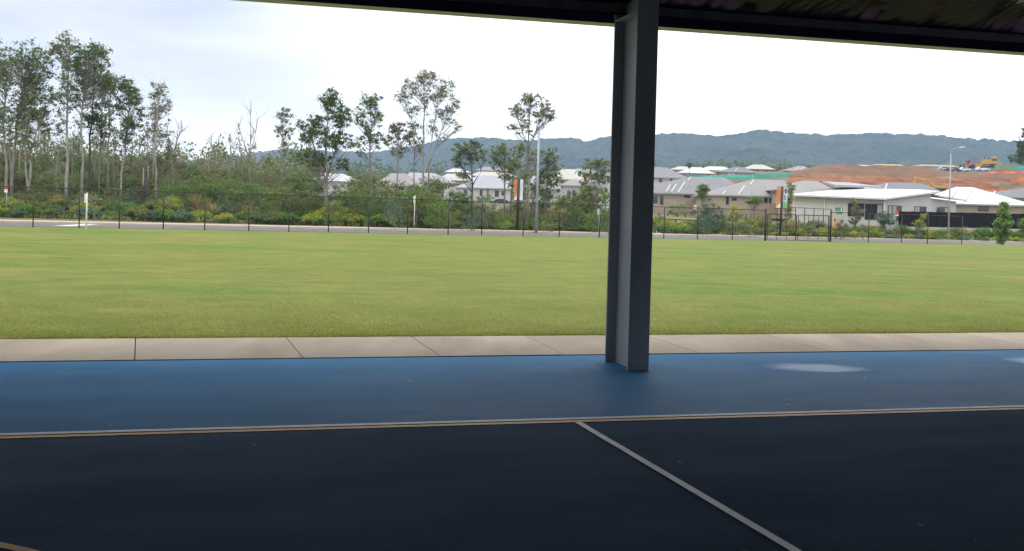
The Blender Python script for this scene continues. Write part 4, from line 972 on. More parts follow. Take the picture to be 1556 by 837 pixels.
# thin black fence behind the banner
def bar_fence(name, label, us, y0, y1, vt, vb, r_, m, rails=(1.0,), cat='fence', uends=None):
    n_ = len(us); o = None
    for i, u in enumerate(us):
        k_ = (u - us[0]) / (us[-1] - us[0]); y = y0 + (y1 - y0) * k_
        t_ = P(u, vt[0] + (vt[1] - vt[0]) * k_, y); b_ = P(u, vb[0] + (vb[1] - vb[0]) * k_, y)
        if o is None: o = thing(name, label, cat, b_); first = (b_, t_)
        q_ = MB(); q_.tube([(b_[0], b_[1], b_[2] - .5), (b_[0], b_[1], t_[2] + (.0))], r_, 6); q_.build('post', m, o, off=first[0])
        last = (b_, t_)
    for f_ in rails:
        a, b = first[0] + (first[1] - first[0]) * f_, last[0] + (last[1] - last[0]) * f_
        a[0] = first[0][0]; b[0] = last[0][0]
        q_ = MB(); q_.tube([a, b], r_ * .75, 5); q_.build('rail', m, o, off=first[0])
    return o
bar_fence('bar_fence', 'thin black fence along the plain white wall of the rendered house', [1186, 1193, 1208.5, 1222.5, 1236.5, 1251, 1263], 124, 119, (314, 318), (331, 333), 0.045, M_black, (1.0,))
M_logp = mat('timber_black', (0.030, 0.026, 0.022), 0.85, var=0.3, scale=4)
bar_fence('rail_fence', 'dark post-and-wire fence in the park, right of the column', [983, 1004, 1026.5, 1048, 1060, 1084], 138, 130, (331, 334.5), (346, 349), 0.10, M_logp, (0.93, 0.28))
bar_fence('rail_fence', 'dark low rail fence among shrubs left of the column', [872, 889, 906, 923], 128, 122, (338, 339), (347, 348), 0.07, M_logp, (0.85,))

# ------------------------------------------------------------------ street furniture
def bollard(u, vt, vb, y, r_=0.09):
    b_ = P(u, vb, y); t_ = P(u, vt, y); b_[0] = t_[0]
    mb_ = MB(); mb_.tube([(0, 0, -.6), (0, 0, t_[2] - b_[2] - .03), (0, 0, t_[2] - b_[2])], [r_, r_, r_ * .7], 8)
    o = mb_.build('bollard', M_logp, None, True); o.location = tuple(b_); return o
bl = [bollard(u, v0_, v1_, y) for u, v0_, v1_, y in ((1001.5, 322, 328, 192), (1015, 323, 328, 192), (1028.5, 323, 328, 192), (1041.5, 321, 328, 190), (1134, 325.5, 329.5, 176), (1146, 324, 329.5, 174))]
for i, o in enumerate(bl): tag(o, f'short dark timber bollard along the estate road right of the column, {ordinal(i)} from the left', 'bollard', 'timber bollards along the estate road')
bl = [bollard(u, v0_, v1_, y) for u, v0_, v1_, y in ((703, 305.5, 309, 246), (716, 306, 309.5, 246), (797, 310.5, 316, 205), (823, 311.5, 317, 205), (846, 312, 318.5, 205), (853, 313, 319, 205), (870, 313, 319.5, 203), (878, 313.5, 319.5, 203), (887, 314, 320, 203), (925, 316, 322, 203))]
for i, o in enumerate(bl): tag(o, f'short dark timber bollard in the park left of the column, {ordinal(i)} from the left', 'bollard', 'timber bollards in the park')

def light_pole(label, u_b, v_b, u_t, v_t, y, arm_px, r0=0.09, curve=10, head=True, group='street lights'):
    b_ = P(u_b, v_b, y); b_[2] = min(b_[2], float(HT(b_[0], b_[1]))) if y < 200 else b_[2]
    o = thing('light_pole', label, 'light pole', b_, 0, group)
    t_ = P(u_t, v_t, y); h_ = t_[2] - b_[2]; ap = arm_px * pxm(y)
    mb_ = MB(); mb_.tube([(0, 0, -.3), (0, 0, h_ * .5), (0, 0, h_ - abs(ap) * .55)], [r0, r0 * .8, r0 * .6], 8); mb_.build('pole', M_galv, o, True)
    pts = [(ap * .55 * (1 - math.cos(k)), 0, h_ - abs(ap) * .55 + abs(ap) * .55 * math.sin(k)) for k in np.linspace(0, math.pi / 2, 8)] + [(ap * .8, 0, h_)]
    a_ = MB(); a_.tube(pts, r0 * .5, 6); a_.build('arm', M_galv, o, True)
    hd_ = MB(); s_ = np.sign(ap)
    hd_.prism([(ap * .75, -.11, h_ + .04), (ap * .78, .11, h_ + .04), (ap * 1.18, .12, h_ + .10), (ap * 1.22, 0, h_ + .10), (ap * 1.18, -.12, h_ + .10)], (0, 0, .09)); hd_.build('lamp_head', M_wht, o)
    return o
light_pole('tall galvanised street light among the park trees, left of the column', 815, 341.5, 820.5, 193.5, 88, 9, 0.13)
light_pole('tall galvanised street light in front of the black panel fence', 1441, 357, 1444.5, 224.5, 106, 17, 0.11)
light_pole('slim far street light before the light grey brick roof', 1141.5, 326, 1144, 262, 178, -4, 0.07)
for i, (u, vb, vt, y) in enumerate([(1064, 262, 251.5, 400), (1158, 262, 251, 420), (1196, 262, 249.5, 420), (1280, 254, 247, 460), (1462, 258, 247, 460), (1467, 258, 242.5, 470)]):
    light_pole(f'tiny distant street light on the hillside, {ordinal(i)} from the left', u, vb, u + .3, vt, y, 2.4, 0.08, group='distant street lights on the hillside')

# two sign-bearing poles with double banners
M_or = mat('banner_orange', (0.62, 0.22, 0.07), 0.7, var=0.06, scale=2); M_bw = mat('banner_white', (0.66, 0.72, 0.72), 0.7, var=0.05, scale=2)
M_gn = mat('banner_green', (0.20, 0.42, 0.17), 0.7, var=0.1, scale=2); M_lb = mat('banner_aqua', (0.48, 0.62, 0.60), 0.7); M_emb = mat('banner_mark', (0.12, 0.20, 0.20), 0.7)
def banner_pole(label, ub, vb, ut, vt, y, lw, rw_, vbt, vbb, lean=0.0, marks=True):
    b_ = P(ub, vb, y); t_ = P(ut, vt, y); o = thing('banner_pole', label, 'banner pole', b_, 0, 'banner poles')
    h_ = t_[2] - b_[2]; d = t_ - b_; s_ = pxm(y)
    mb_ = MB(); mb_.tube([(0, 0, -.5), (d[0], 0, h_)], .105, 8); mb_.build('pole', M_black, o, True)
    z1 = P(ut, vbt, y)[2] - b_[2]; z0 = P(ut, vbb, y)[2] - b_[2]
    xa = lambda z: d[0] * z / h_
    def leaf(name, x0_, x1_, m, za, zb_, dy=0.0, par=o):
        q_ = MB(); n_ = 6
        for i in range(n_):
            k0, k1 = i / n_, (i + 1) / n_
            w0, w1 = .05 * math.sin(k0 * 5) + dy, .05 * math.sin(k1 * 5) + dy
            a0_, a1_ = za + (zb_ - za) * k0, za + (zb_ - za) * k1
            q_.hexa([(xa(a0_) + x0_, w0 - .01, a0_), (xa(a0_) + x1_, w0 - .01, a0_), (xa(a0_) + x1_, w0 + .01, a0_), (xa(a0_) + x0_, w0 + .01, a0_),
                     (xa(a1_) + x0_, w1 - .01, a1_), (xa(a1_) + x1_, w1 - .01, a1_), (xa(a1_) + x1_, w1 + .01, a1_), (xa(a1_) + x0_, w1 + .01, a1_)])
        return q_.build(name, m, par)
    f1 = leaf('banner', -.12 - lw * s_, -.12, M_or, z0, z1)
    q_ = MB(); q_.prism([(xa(z0) - .12 - lw * s_, -.075, z0 + .02), (xa(z0) - .12, -.075, z0 + .02), (xa(z0) - .12, -.075, z0 + (z1 - z0) * .26)], (0, .012, 0)); q_.build('corner_patch', M_bw, f1)
    f2 = leaf('banner', .12, .12 + rw_ * s_, M_bw, z0, z1)
    if marks:
        hz = z1 - z0
        q_ = MB(); q_.box(xa(z0) + .12, xa(z0) + .12 + rw_ * s_, -.075, -.065, z0 + .02, z0 + hz * .3); q_.build('colour_field', M_gn, f2)
        q_ = MB(); xm = xa(z1) + .12 + rw_ * s_ * .5
        ang = [(math.cos(k) * .16, math.sin(k) * .25) for k in np.linspace(0, 2 * math.pi, 13)[:-1]]
        q_.prism([(xm + a_, -.08, z1 - hz * .16 + c_) for a_, c_ in ang], (0, .01, 0))
        for k in range(3): q_.box(xm - .16 + .03 * k, xm - .02 + .03 * k, -.08, -.07, z1 - hz * (.44 + .09 * k), z1 - hz * (.38 + .09 * k))
        q_.build('emblem', M_emb, f2)
    for z_ in (z0 - .04, z1 + .04):
        q_ = MB(); q_.tube([(xa(z_) - .15 - lw * s_, 0, z_), (xa(z_) + .15 + rw_ * s_, 0, z_)], .02, 5); q_.build('crossarm', M_black, o)
banner_pole('black pole with orange and green banners beside the field gate', 1185.5, 349.5, 1189, 283, 96, 6.5, 6.5, 284.5, 316)
banner_pole('black pole with orange and white banners among the park trees', 786, 338, 788.5, 271, 87, 4.5, 4.5, 272.5, 304, marks=False)
b_ = at(218.5, 90); o = thing('timber_pole', 'bare black pole standing in the shrubs at the left', 'pole', b_)
mb = MB(); t_ = P(219.8, 250.5, 90); mb.tube([(0, 0, -.3), (0, 0, t_[2] - b_[2])], .085, 8); mb.build('pole', M_black, o, True)
mb = MB(); mb.box(-.16, -.09, -.02, .02, (t_[2] - b_[2]) * .62, (t_[2] - b_[2]) * .95); mb.build('edge_strip', mat('strip_tan', (.5, .36, .25), .8), o)

def white_marker(label, u, vb, vt, y, ground=None):
    b_ = P(u, vb, y); h_ = P(u, vt, y)[2] - b_[2]
    o = thing('marker_post', label, 'marker post', b_, 0, 'white marker posts')
    mb_ = MB(); mb_.tube([(0, 0, -.3), (0, 0, h_ - .05), (0, 0, h_)], [.045, .045, .03], 8); mb_.build('post', M_wht, o, True)
    mb_ = MB(); mb_.box(-.11, -.058, -.05, .05, h_ * .72, h_ * .97); mb_.build('plate', M_wht, o)
white_marker('white marker post standing in front of the fence at the left', 131, 347.5, 293, 57)
white_marker('white marker post in the shrubs, right of the round blue-green bush', 629.5, 336, 297, 88)
# signs
M_red = mat('sign_red', (0.62, 0.05, 0.03), 0.5); M_sgn = mat('sign_green', (0.02, 0.16, 0.09), 0.5); M_oran = mat('hazard_orange', (0.85, 0.28, 0.02), 0.5); M_sgrey = mat('sign_back', (0.48, 0.50, 0.50), 0.5, metal=.2)
def sign(label, u, vb, y, plates, pole_m=M_galv, r_=.03, cat='sign'):
    b_ = P(u, vb, y); tops = max(P(u, q[1], y)[2] for q in plates); h_ = tops - b_[2]
    o = thing('road_sign', label, cat, b_)
    mb_ = MB(); mb_.tube([(0, 0, -.5), (0, 0, h_)], r_, 6); mb_.build('pole', pole_m, o, True)
    for ua, va, ub, vb_, m, nm in plates:
        A, B = P(ua, va, y), P(ub, vb_, y); lay = .045 if nm != 'symbol' else .062
        q_ = MB(); q_.box(A[0] - b_[0], B[0] - b_[0], -lay, -lay + .014, B[2] - b_[2], A[2] - b_[2]); q_.build(nm, m, o)
    return o
sign('red and white sign on a post at the far left edge', 9.5, 322, 86, [(6.8, 284, 11.8, 287.5, M_red, 'panel'), (6.8, 287.6, 11.8, 292.5, M_wht, 'panel')])
sign('grey back of a road sign on a thin post just left of the column', 909.8, 358.5, 74, [(907.8, 317, 912.6, 326.5, M_sgrey, 'panel')])
sign('two green street name signs on one post beside the gate', 1272.5, 345, 112, [(1269.2, 315.2, 1280.5, 320.3, M_sgn, 'panel'), (1277.3, 316.5, 1279, 319.5, M_wht, 'symbol'), (1271.5, 317, 1274.6, 318.6, mat('sign_pale_green', (.3, .5, .42), .5), 'symbol'),
     (1270.3, 321.4, 1279.5, 325.4, M_sgn, 'panel'), (1271, 322.2, 1272.3, 324.4, M_wht, 'symbol'), (1274.5, 322.6, 1277.5, 324.2, MATS['sign_pale_green'], 'symbol')])
sign('orange and black hazard board in the garden bed by the gate', 1268.6, 347, 108, [(1267, 331, 1270.4, 339.5, M_oran, 'panel'), (1267.2, 332.6, 1269.9, 335.4, mat('hazard_dark', (.35, .08, .01), .5), 'symbol'), (1267, 340, 1270.4, 346, M_oran, 'panel')])
sign('small red and white estate sign at the end of the black panel fence', 1362.5, 348, 110, [(1360.3, 320, 1365.4, 325.4, M_red, 'panel'), (1360.3, 325.5, 1365.4, 328, M_wht, 'panel')], M_black)
sign('white notice board on a post by the estate road, right of the column', 1056, 325, 190, [(1053.8, 311, 1058.3, 314.3, M_wht, 'panel'), (1053.8, 315, 1058.3, 318, M_wht, 'panel')])
# wheelie bins
M_bin = mat('bin_green', (0.055, 0.17, 0.085), 0.5)
def bin_(u, vt, vb, y):
    b_ = P(u, vb, y); h_ = P(u, vt, y)[2] - b_[2]; o = thing('wheelie_bin', 'x', 'bin', b_, 0, 'green wheelie bins')
    mb_ = MB(); mb_.hexa([(-.22, -.26, .06), (.22, -.26, .06), (.22, .2, .06), (-.22, .2, .06), (-.29, -.34, h_ - .1), (.29, -.34, h_ - .1), (.29, .32, h_ - .1), (-.29, .32, h_ - .1)]); mb_.build('body', M_bin, o)
    mb_ = MB(); mb_.hexa([(-.31, -.37, h_ - .095), (.31, -.37, h_ - .095), (.31, .36, h_ - .095), (-.31, .36, h_ - .095), (-.28, -.33, h_ - .03), (.28, -.33, h_ - .03), (.28, .34, h_ + .02), (-.28, .34, h_ + .02)]); mb_.build('lid', M_bin, o)
    for s_ in (-1, 1):
        mb_ = MB(); mb_.tube([(s_ * .26, .24, .1), (s_ * .31, .24, .1)], .1, 10); mb_.build('wheel', M_black, o)
    return o
for (u, vt, vb, y, lab) in ((1010.5, 315.5, 324, 212, 'green wheelie bin nearest the column, left of two at the kerb'), (1026.5, 315.5, 324, 212, 'green wheelie bin right of the other at the kerb, before the driveway'), (1051, 320.5, 326.5, 190, 'small green bin below the white notice board'), (1056, 317.5, 322, 200, 'green bin partly behind the white notice board')):
    bin_(u, vt, vb, y)['label'] = lab

# ------------------------------------------------------------------ vehicles
M_tyre = mat('tyre', (0.02, 0.02, 0.02), 0.8); M_carw = mat('car_white', (0.78, 0.79, 0.80), 0.3); M_card = mat('car_dark', (0.03, 0.035, 0.045), 0.3)
M_carb = mat('car_blue_grey', (0.35, 0.42, 0.50), 0.3); M_yel = mat('machine_yellow', (0.50, 0.29, 0.035), 0.5, var=.15, scale=1.5); M_ored = mat('machine_orange', (0.40, 0.13, 0.045), 0.55, var=.2, scale=1.5)
def car(label, u, vb, y, m, L_=4.5, kind='car', flip=1, rz=0.0, group=None):
    o = thing('parked_car' if kind == 'car' else 'utility_truck', label, 'car' if kind == 'car' else 'ute', P(u, vb, y), rz, group)
    hl = L_ / 2; W_ = .88
    if kind == 'car': prof = [(-hl, .35), (hl, .35), (hl, .72), (hl * .55, .92), (hl * .16, 1.42), (-hl * .52, 1.42), (-hl * .92, .98), (-hl, .85)]
    else: prof = [(-hl, .5), (hl, .42), (hl, .85), (hl * .55, 1.02), (hl * .26, 1.62), (-hl * .16, 1.64), (-hl * .22, 1.02), (-hl, 1.02)]
    mb_ = MB(); mb_.prism([(x * flip, -W_, z) for x, z in prof], (0, 2 * W_, 0)); bd = mb_.build('body', m, o)
    gw = [(hl * .44, .95), (hl * .14, 1.34), (-hl * .48, 1.34), (-hl * .74, .98)] if kind == 'car' else [(hl * .46, 1.04), (hl * .22, 1.54), (-hl * .12, 1.55), (-hl * .16, 1.04)]
    for s_ in (-1, 1):
        q_ = MB(); q_.prism([(x * flip, s_ * (W_ + .004), z) for x, z in gw], (0, s_ * .012, 0)); q_.build('side_window', M_glass, o)
    for x in (hl * .62, -hl * .6):
        for s_ in (-1, 1):
            q_ = MB(); q_.tube([(x * flip, s_ * (W_ - .16), .34), (x * flip, s_ * (W_ + .03), .34)], .34, 12); wh = q_.build('wheel', M_tyre, o)
            q_ = MB(); q_.tube([(x * flip, s_ * (W_ + .02), .34), (x * flip, s_ * (W_ + .045), .34)], .19, 10); q_.build('rim', M_galv, wh)
    if kind != 'car':
        q_ = MB(); q_.box(min(-hl * .98 * flip, -hl * .26 * flip), max(-hl * .98 * flip, -hl * .26 * flip), -W_ - .05, W_ + .05, 1.025, 1.22); q_.build('tray', M_sgrey, o)
car('white utility truck parked by the park, left of the banner pole', 703, 307.8, 268, M_carw, 5.4, 'ute')
car('grey car parked behind the white utility truck by the park', 737, 308.6, 262, M_carb, 4.4)
car('dark car parked close to the orange and white banner pole', 764, 311, 256, M_card, 4.8)
car('pale blue car parked in front of the modern white house', 864, 311.5, 236, M_carb, 4.4)
car('white utility truck on the red building site, behind the light pole', 1464, 260.4, 388, M_carw, 4.6, 'ute', -1)
car('white car parked alone on the building site before the bulldozer', 1493, 259.4, 388, M_carw, 4.9, 'car')
car('dark utility truck on the building site, nearest the light pole', 1451, 261.4, 384, M_card, 4.8, 'ute')
car('grey van-like car at the left of the vehicles on the building site', 1436, 258.8, 404, M_carb, 5.0)
car('dark car at the left of the dark utility truck on the building site', 1441, 261.6, 380, M_card, 4.2)

def machine_origin(u, vb, y): return P(u, vb, y)
# bulldozer
o = thing('bulldozer', 'yellow bulldozer with two tall exhausts on the crest of the building site', 'bulldozer', P(1504, 254.4, 410))
def part(name, m, fn, par, smooth=False):
    q_ = MB(); fn(q_); return q_.build(name, m, par, smooth)
for s_ in (-1, 1):
    part('track', M_tyre, lambda q: q.prism([(-2.6, s_ * 1.5 - .3, .1), (2.6, s_ * 1.5 - .3, .1), (3.0, s_ * 1.5 - .3, .7), (1.9, s_ * 1.5 - .3, 1.5), (-2.2, s_ * 1.5 - .3, 1.2), (-3.0, s_ * 1.5 - .3, .7)], (0, .6, 0)), o)
part('body', M_yel, lambda q: (q.box(-2.9, .4, -1.1, 1.1, 1.2, 2.9), q.box(.42, 3.0, -1.2, 1.2, 1.0, 2.2), q.box(-2.4, .2, -.9, .9, 2.905, 3.15)), o)
cb = part('cab', M_yel, lambda q: (q.box(.5, 2.3, -.95, .95, 3.55, 4.4), q.box(.6, 2.2, -.9, .9, 2.21, 2.6)), o)
part('cab_window', M_glass, lambda q: q.box(.6, 2.2, -.88, .88, 2.61, 3.54), cb)
for x in (-2.2, -.5): part('exhaust', M_tyre, lambda q: q.tube([(x, 0, 3.16), (x, 0, 4.0), (x + .25, 0, 4.3)], .14, 6), o)
part('blade', M_yel, lambda q: q.prism([(-4.6, -2.2, .2), (-4.3, -2.2, .3), (-4.1, -2.2, 1.1), (-4.4, -2.2, 1.9), (-4.7, -2.2, 1.9), (-4.5, -2.2, 1.0)], (0, 4.4, 0)), o)
part('push_arm', M_yel, lambda q: (q.box(-4.2, -1.0, -1.95, -1.82, .6, .85), q.box(-4.2, -1.0, 1.82, 1.95, .6, .85)), o)
part('ripper', M_yel, lambda q: q.prism([(3.02, -.3, 1.4), (4.6, -.3, 1.9), (4.7, -.3, 1.6), (4.2, -.3, .6), (3.9, -.3, 1.3), (3.02, -.3, 1.0)], (0, .6, 0)), o)
# roller
o = thing('road_roller', 'orange machine with a cab on the building site, left of the white car', 'roller', P(1470, 255.6, 405))
part('drum', M_tyre, lambda q: q.tube([(-1.9, -1, .8), (-1.9, 1, .8)], .8, 16), o)
for s_ in (-1, 1): part('wheel', M_tyre, lambda q: q.tube([(1.6, s_ * 1.05 - .25, .75), (1.6, s_ * 1.05 + .25, .75)], .75, 14), o)
part('body', M_ored, lambda q: (q.box(.2, 2.9, -.8, .8, .9, 2.1), q.box(-2.9, .18, -1.15, -1.02, .7, 1.2), q.box(-2.9, .18, 1.02, 1.15, .7, 1.2)), o)
cb = part('cab', M_ored, lambda q: (q.box(-.6, .9, -.8, .8, 3.0, 3.25), q.box(-.6, -.5, -.8, -.7, 1.9, 3.0), q.box(.8, .9, -.8, -.7, 2.11, 3.0), q.box(-.6, -.5, .7, .8, 1.9, 3.0), q.box(.8, .9, .7, .8, 2.11, 3.0)), o)
part('window', M_glass, lambda q: q.box(-.5, .8, -.68, .68, 2.11, 2.99), cb)
# excavator: most of it hides behind the grey roof; its yellow arm shows
eb = P(1424, 291, 296); o = thing('excavator', 'yellow excavator reaching its bent arm above the dark grey roof', 'excavator', eb)
s_ = pxm(296)
part('track', M_tyre, lambda q: (q.box(-2, 2, -1.4, -.8, 0, .9), q.box(-2, 2, .8, 1.4, 0, .9)), o)
part('body', M_yel, lambda q: q.box(-1.5, 1.8, -1.2, 1.2, 1.0, 1.8), o)
def epx(u, v): p_ = P(u, v, 296) - eb; return (p_[0], p_[2])
def arm(q, pts, w0=.22):
    for (a, b, ra_, rb_) in pts: 
        (xa, za), (xb, zb_) = epx(*a), epx(*b); dx_, dz_ = xb - xa, zb_ - za; l_ = math.hypot(dx_, dz_); nx_, nz_ = -dz_ / l_, dx_ / l_
        q.prism([(xa - nx_ * ra_, -w0, za - nz_ * ra_), (xb - nx_ * rb_, -w0, zb_ - nz_ * rb_), (xb + nx_ * rb_, -w0, zb_ + nz_ * rb_), (xa + nx_ * ra_, -w0, za + nz_ * ra_)], (0, 2 * w0, 0))
bo = part('boom', M_yel, lambda q: arm(q, [((1419, 281), (1409, 273), .28, .34), ((1409.1, 273), (1390.5, 269.2), .34, .26)]), o)
part('stick', M_yel, lambda q: arm(q, [((1391.5, 268.0), (1389.3, 277.5), .33, .24)], .2), o)
part('bucket', M_yel, lambda q: q.prism([(epx(1388, 277.6)[0], -.5, epx(1388, 277.6)[1]), (epx(1391, 277.6)[0], -.5, epx(1391, 277.6)[1]), (epx(1392, 280)[0], -.5, epx(1392, 280)[1]), (epx(1389, 281)[0], -.5, epx(1389, 281)[1])], (0, 1, 0)), o)
# green container, barriers, meshes
M_cont = mat('container_green', (0.17, 0.25, 0.11), 0.6, scale=3, col2=(0.20, 0.29, 0.14), stretch=(5, 1, .2))
o = thing('shipping_container', 'olive green shipping container on the building site, right of the bulldozer', 'container', P(1525, 259.6, 392))
part('body', M_cont, lambda q: (q.box(-3.0, 3.0, -1.2, 1.2, .1, 2.25), ), o)
part('roof', M_cont, lambda q: q.box(-3.03, 3.03, -1.23, 1.23, 2.252, 2.38), o)
part('corner_post', M_galv, lambda q: q.box(-3.06, -2.72, -1.26, -1.205, .1, 2.25), o)
for i, (u, lab) in enumerate(((1517, 'red water-filled barrier below the left end of the green container'), (1528, 'red water-filled barrier below the middle of the green container'), (1541, 'red water-filled barrier right of the green container'))):
    o = thing('road_barrier', lab, 'barrier', P(u, 263.4, 386), 0, 'red water-filled barriers')
    part('body', M_red, lambda q: q.prism([(-1.2, -.35, 0), (-1.2, .35, 0), (-1.2, .12, .95), (-1.2, -.12, .95)], (2.4, 0, 0)), o)
    part('band', M_ored, lambda q: q.box(-1.21, 1.21, -.36, -.33, .1, .22), o)
M_shade = mat('shade_cloth_green', (0.06, 0.34, 0.24), 0.8, scale=0.5, col2=(0.10, 0.44, 0.33)); M_omesh = mat('safety_mesh_orange', (0.70, 0.17, 0.06), 0.8, scale=.6, col2=(.8, .27, .12))
def cloth_fence(name, label, pts, m, sub, cat='fence'):
    """pts: (u, v_top, v_bottom, depth)"""
    b0 = P(pts[0][0], pts[0][2], pts[0][3]); o = thing(name, label, cat, b0)
    tops, bots = [], []
    for (p_, q_) in zip(pts[:-1], pts[1:]):
        for k in np.linspace(0, 1, sub, endpoint=False):
            r_ = [a + (b - a) * k for a, b in zip(p_, q_)]; wob = 0.25 * math.sin(r_[0] * 1.7)
            tops.append(P(r_[0], r_[1] + .25 * math.sin(r_[0] * .9), r_[3] + wob)); bots.append(P(r_[0], r_[2], r_[3]))
    tops.append(P(*[pts[-1][i] for i in (0, 1, 3)])); bots.append(P(*[pts[-1][i] for i in (0, 2, 3)]))
    mb_ = MB(); k_ = len(tops); v = tops + bots + [t + np.array([0, .04, 0]) for t in tops] + [t + np.array([0, .04, -0.3]) for t in bots]
    fs = []
    for i in range(k_ - 1): fs += [(i, i + 1, k_ + i + 1, k_ + i), (2 * k_ + i, 2 * k_ + i + 1, 3 * k_ + i + 1, 3 * k_ + i), (i, i + 1, 2 * k_ + i + 1, 2 * k_ + i)]
    mb_.add(v, fs); mb_.build('cloth', m, o, off=b0)
    for i in range(0, k_, max(1, sub // 2)):
        q_ = MB(); t_, bb = tops[i], bots[i]; q_.tube([(t_[0], t_[1] + .1, bb[2] - .8), (t_[0], t_[1] + .1, t_[2] + .1)], .04, 5); q_.build('post', M_galv, o, off=b0)
cloth_fence('shade_cloth_fence', 'long green shade-cloth fence across the slope above the grey roofs', [(1048, 265.4, 272, 318), (1080, 266.2, 271.5, 318), (1110, 266, 270.8, 320), (1140, 265, 270.6, 322), (1172, 263.6, 269, 330), (1192, 263.4, 267, 345), (1212, 263.2, 266, 362)], M_shade, 8)
cloth_fence('shade_cloth_fence', 'short green shade-cloth fence at the right edge behind the container', [(1543, 251.6, 256.2, 400), (1600, 252.4, 257.2, 400)], M_shade, 4)
cloth_fence('safety_mesh_fence', 'orange safety mesh running across the building site below the vehicles', [(1410, 266.4, 269, 372), (1450, 265, 269, 372), (1476, 264.4, 266.6, 374), (1505, 260.8, 263, 380), (1556, 259.6, 262.4, 382), (1600, 259.6, 262.4, 382)], M_omesh, 6)
cloth_fence('safety_mesh_fence', 'orange safety mesh at the lower right of the building site', [(1536, 272, 275.6, 330), (1552, 268.6, 275.6, 330), (1600, 269, 276, 330)], M_omesh, 4)
cloth_fence('safety_mesh_fence', 'orange safety mesh just above the white hip roof', [(1462, 287.6, 290.5, 290), (1500, 288.4, 292, 290), (1536, 288.2, 291, 290)], M_omesh, 6)
# stacked sandstone retaining wall
def block_wall():
    m = bpy.data.materials.new('sandstone_blocks'); m.use_nodes = True; t = m.node_tree; b = t.nodes['Principled BSDF']; b.inputs['Roughness'].default_value = .9
    tc_ = t.nodes.new('ShaderNodeTexCoord'); oi = t.nodes.new('ShaderNodeNewGeometry'); r = t.nodes.new('ShaderNodeValToRGB')
    r.color_ramp.elements[0].color = (.24, .16, .10, 1); r.color_ramp.elements[1].color = (.48, .38, .26, 1); t.links.new(oi.outputs['Random Per Island'], r.inputs[0]); t.links.new(r.outputs[0], b.inputs['Base Color'])
    p0 = P(1500, 286.5, 306); mb_ = MB(); z = p0[2] - 1.0
    p1 = P(1660, 289, 306)
    for row in range(5):
        x = p0[0] + row * .5 + rng.rand()
        while x < p1[0]:
            l_ = 1.2 + rng.rand() * 1.1; h_ = .62
            mb_.box(x, x + l_ - .05, 306 + row * .25 + rng.rand() * .12, 307.6 + row * .25, z, z + h_ - .04); x += l_
        z += .62
    o = mb_.build('block_wall', m); tag(o, 'stacked sandstone block retaining wall on the red building site', 'wall')
block_wall()

# ------------------------------------------------------------------ vegetation
FO_gum = foliage('leaf_gum', (0.038, 0.054, 0.025), (0.074, 0.094, 0.042), (0.135, 0.145, 0.070))
FO_dark = foliage('leaf_dark', (0.028, 0.046, 0.020), (0.054, 0.080, 0.032), (0.10, 0.125, 0.05))
FO_pale = foliage('leaf_pale', (0.055, 0.065, 0.036), (0.10, 0.112, 0.06), (0.16, 0.155, 0.09))
FO_brown = foliage('leaf_brown', (0.042, 0.044, 0.022), (0.078, 0.078, 0.038), (0.13, 0.115, 0.058))
FO_green = foliage('leaf_green', (0.036, 0.068, 0.020), (0.072, 0.122, 0.032), (0.13, 0.18, 0.05), .4)
FO_olive = foliage('leaf_olive', (0.042, 0.058, 0.022), (0.082, 0.10, 0.036), (0.135, 0.15, 0.06))
FO_blue = foliage('leaf_bluegreen', (0.030, 0.050, 0.034), (0.060, 0.088, 0.060), (0.11, 0.14, 0.095))
FO_yel = foliage('leaf_yellowgreen', (0.075, 0.095, 0.018), (0.145, 0.165, 0.030), (0.23, 0.23, 0.05), .3)
FO_straw = foliage('leaf_straw', (0.10, 0.085, 0.035), (0.18, 0.15, 0.07), (0.28, 0.23, 0.12))
B_pale = mat('bark_pale', (0.18, 0.16, 0.14), 0.9, scale=2.2, col2=(0.35, 0.325, 0.295), stretch=(1, 1, .4))
B_grey = mat('bark_grey', (0.15, 0.13, 0.11), 0.95, scale=2.5, col2=(0.26, 0.23, 0.20), stretch=(1, 1, .3))
B_dark = mat('bark_dark', (0.05, 0.042, 0.035), 0.95, scale=2.5, col2=(0.10, 0.085, 0.07), stretch=(1, 1, .3))

def leafq(C, Rr, k, ll, lw, r, droop=0.5, shell=0.42, gauss=False):
    C = np.repeat(np.asarray(C, float), k, 0); Rr = np.repeat(np.asarray(Rr, float), k, 0); n = len(C)
    d = r.randn(n, 3); d /= np.linalg.norm(d, axis=1)[:, None]
    p = C + d * Rr * (np.clip(np.abs(r.randn(n, 1)) * .60, 0, 1.25) if gauss else r.rand(n, 1) ** shell)
    a = r.randn(n, 3); a[:, 2] -= droop; a /= np.linalg.norm(a, axis=1)[:, None]
    b = np.cross(a, r.randn(n, 3)); b /= np.linalg.norm(b, axis=1)[:, None] + 1e-9
    s = (0.6 + 0.8 * r.rand(n, 1)); a *= s * ll / 2; b *= s * lw / 2
    return np.stack([p - a, p + b * 1.0 + a * .1, p + a, p - b], 1)

def bez(p0, p1, p2, n=6):
    t = np.linspace(0, 1, n)[:, None]
    return p0 * (1 - t) ** 2 + 2 * p1 * t * (1 - t) + p2 * t * t

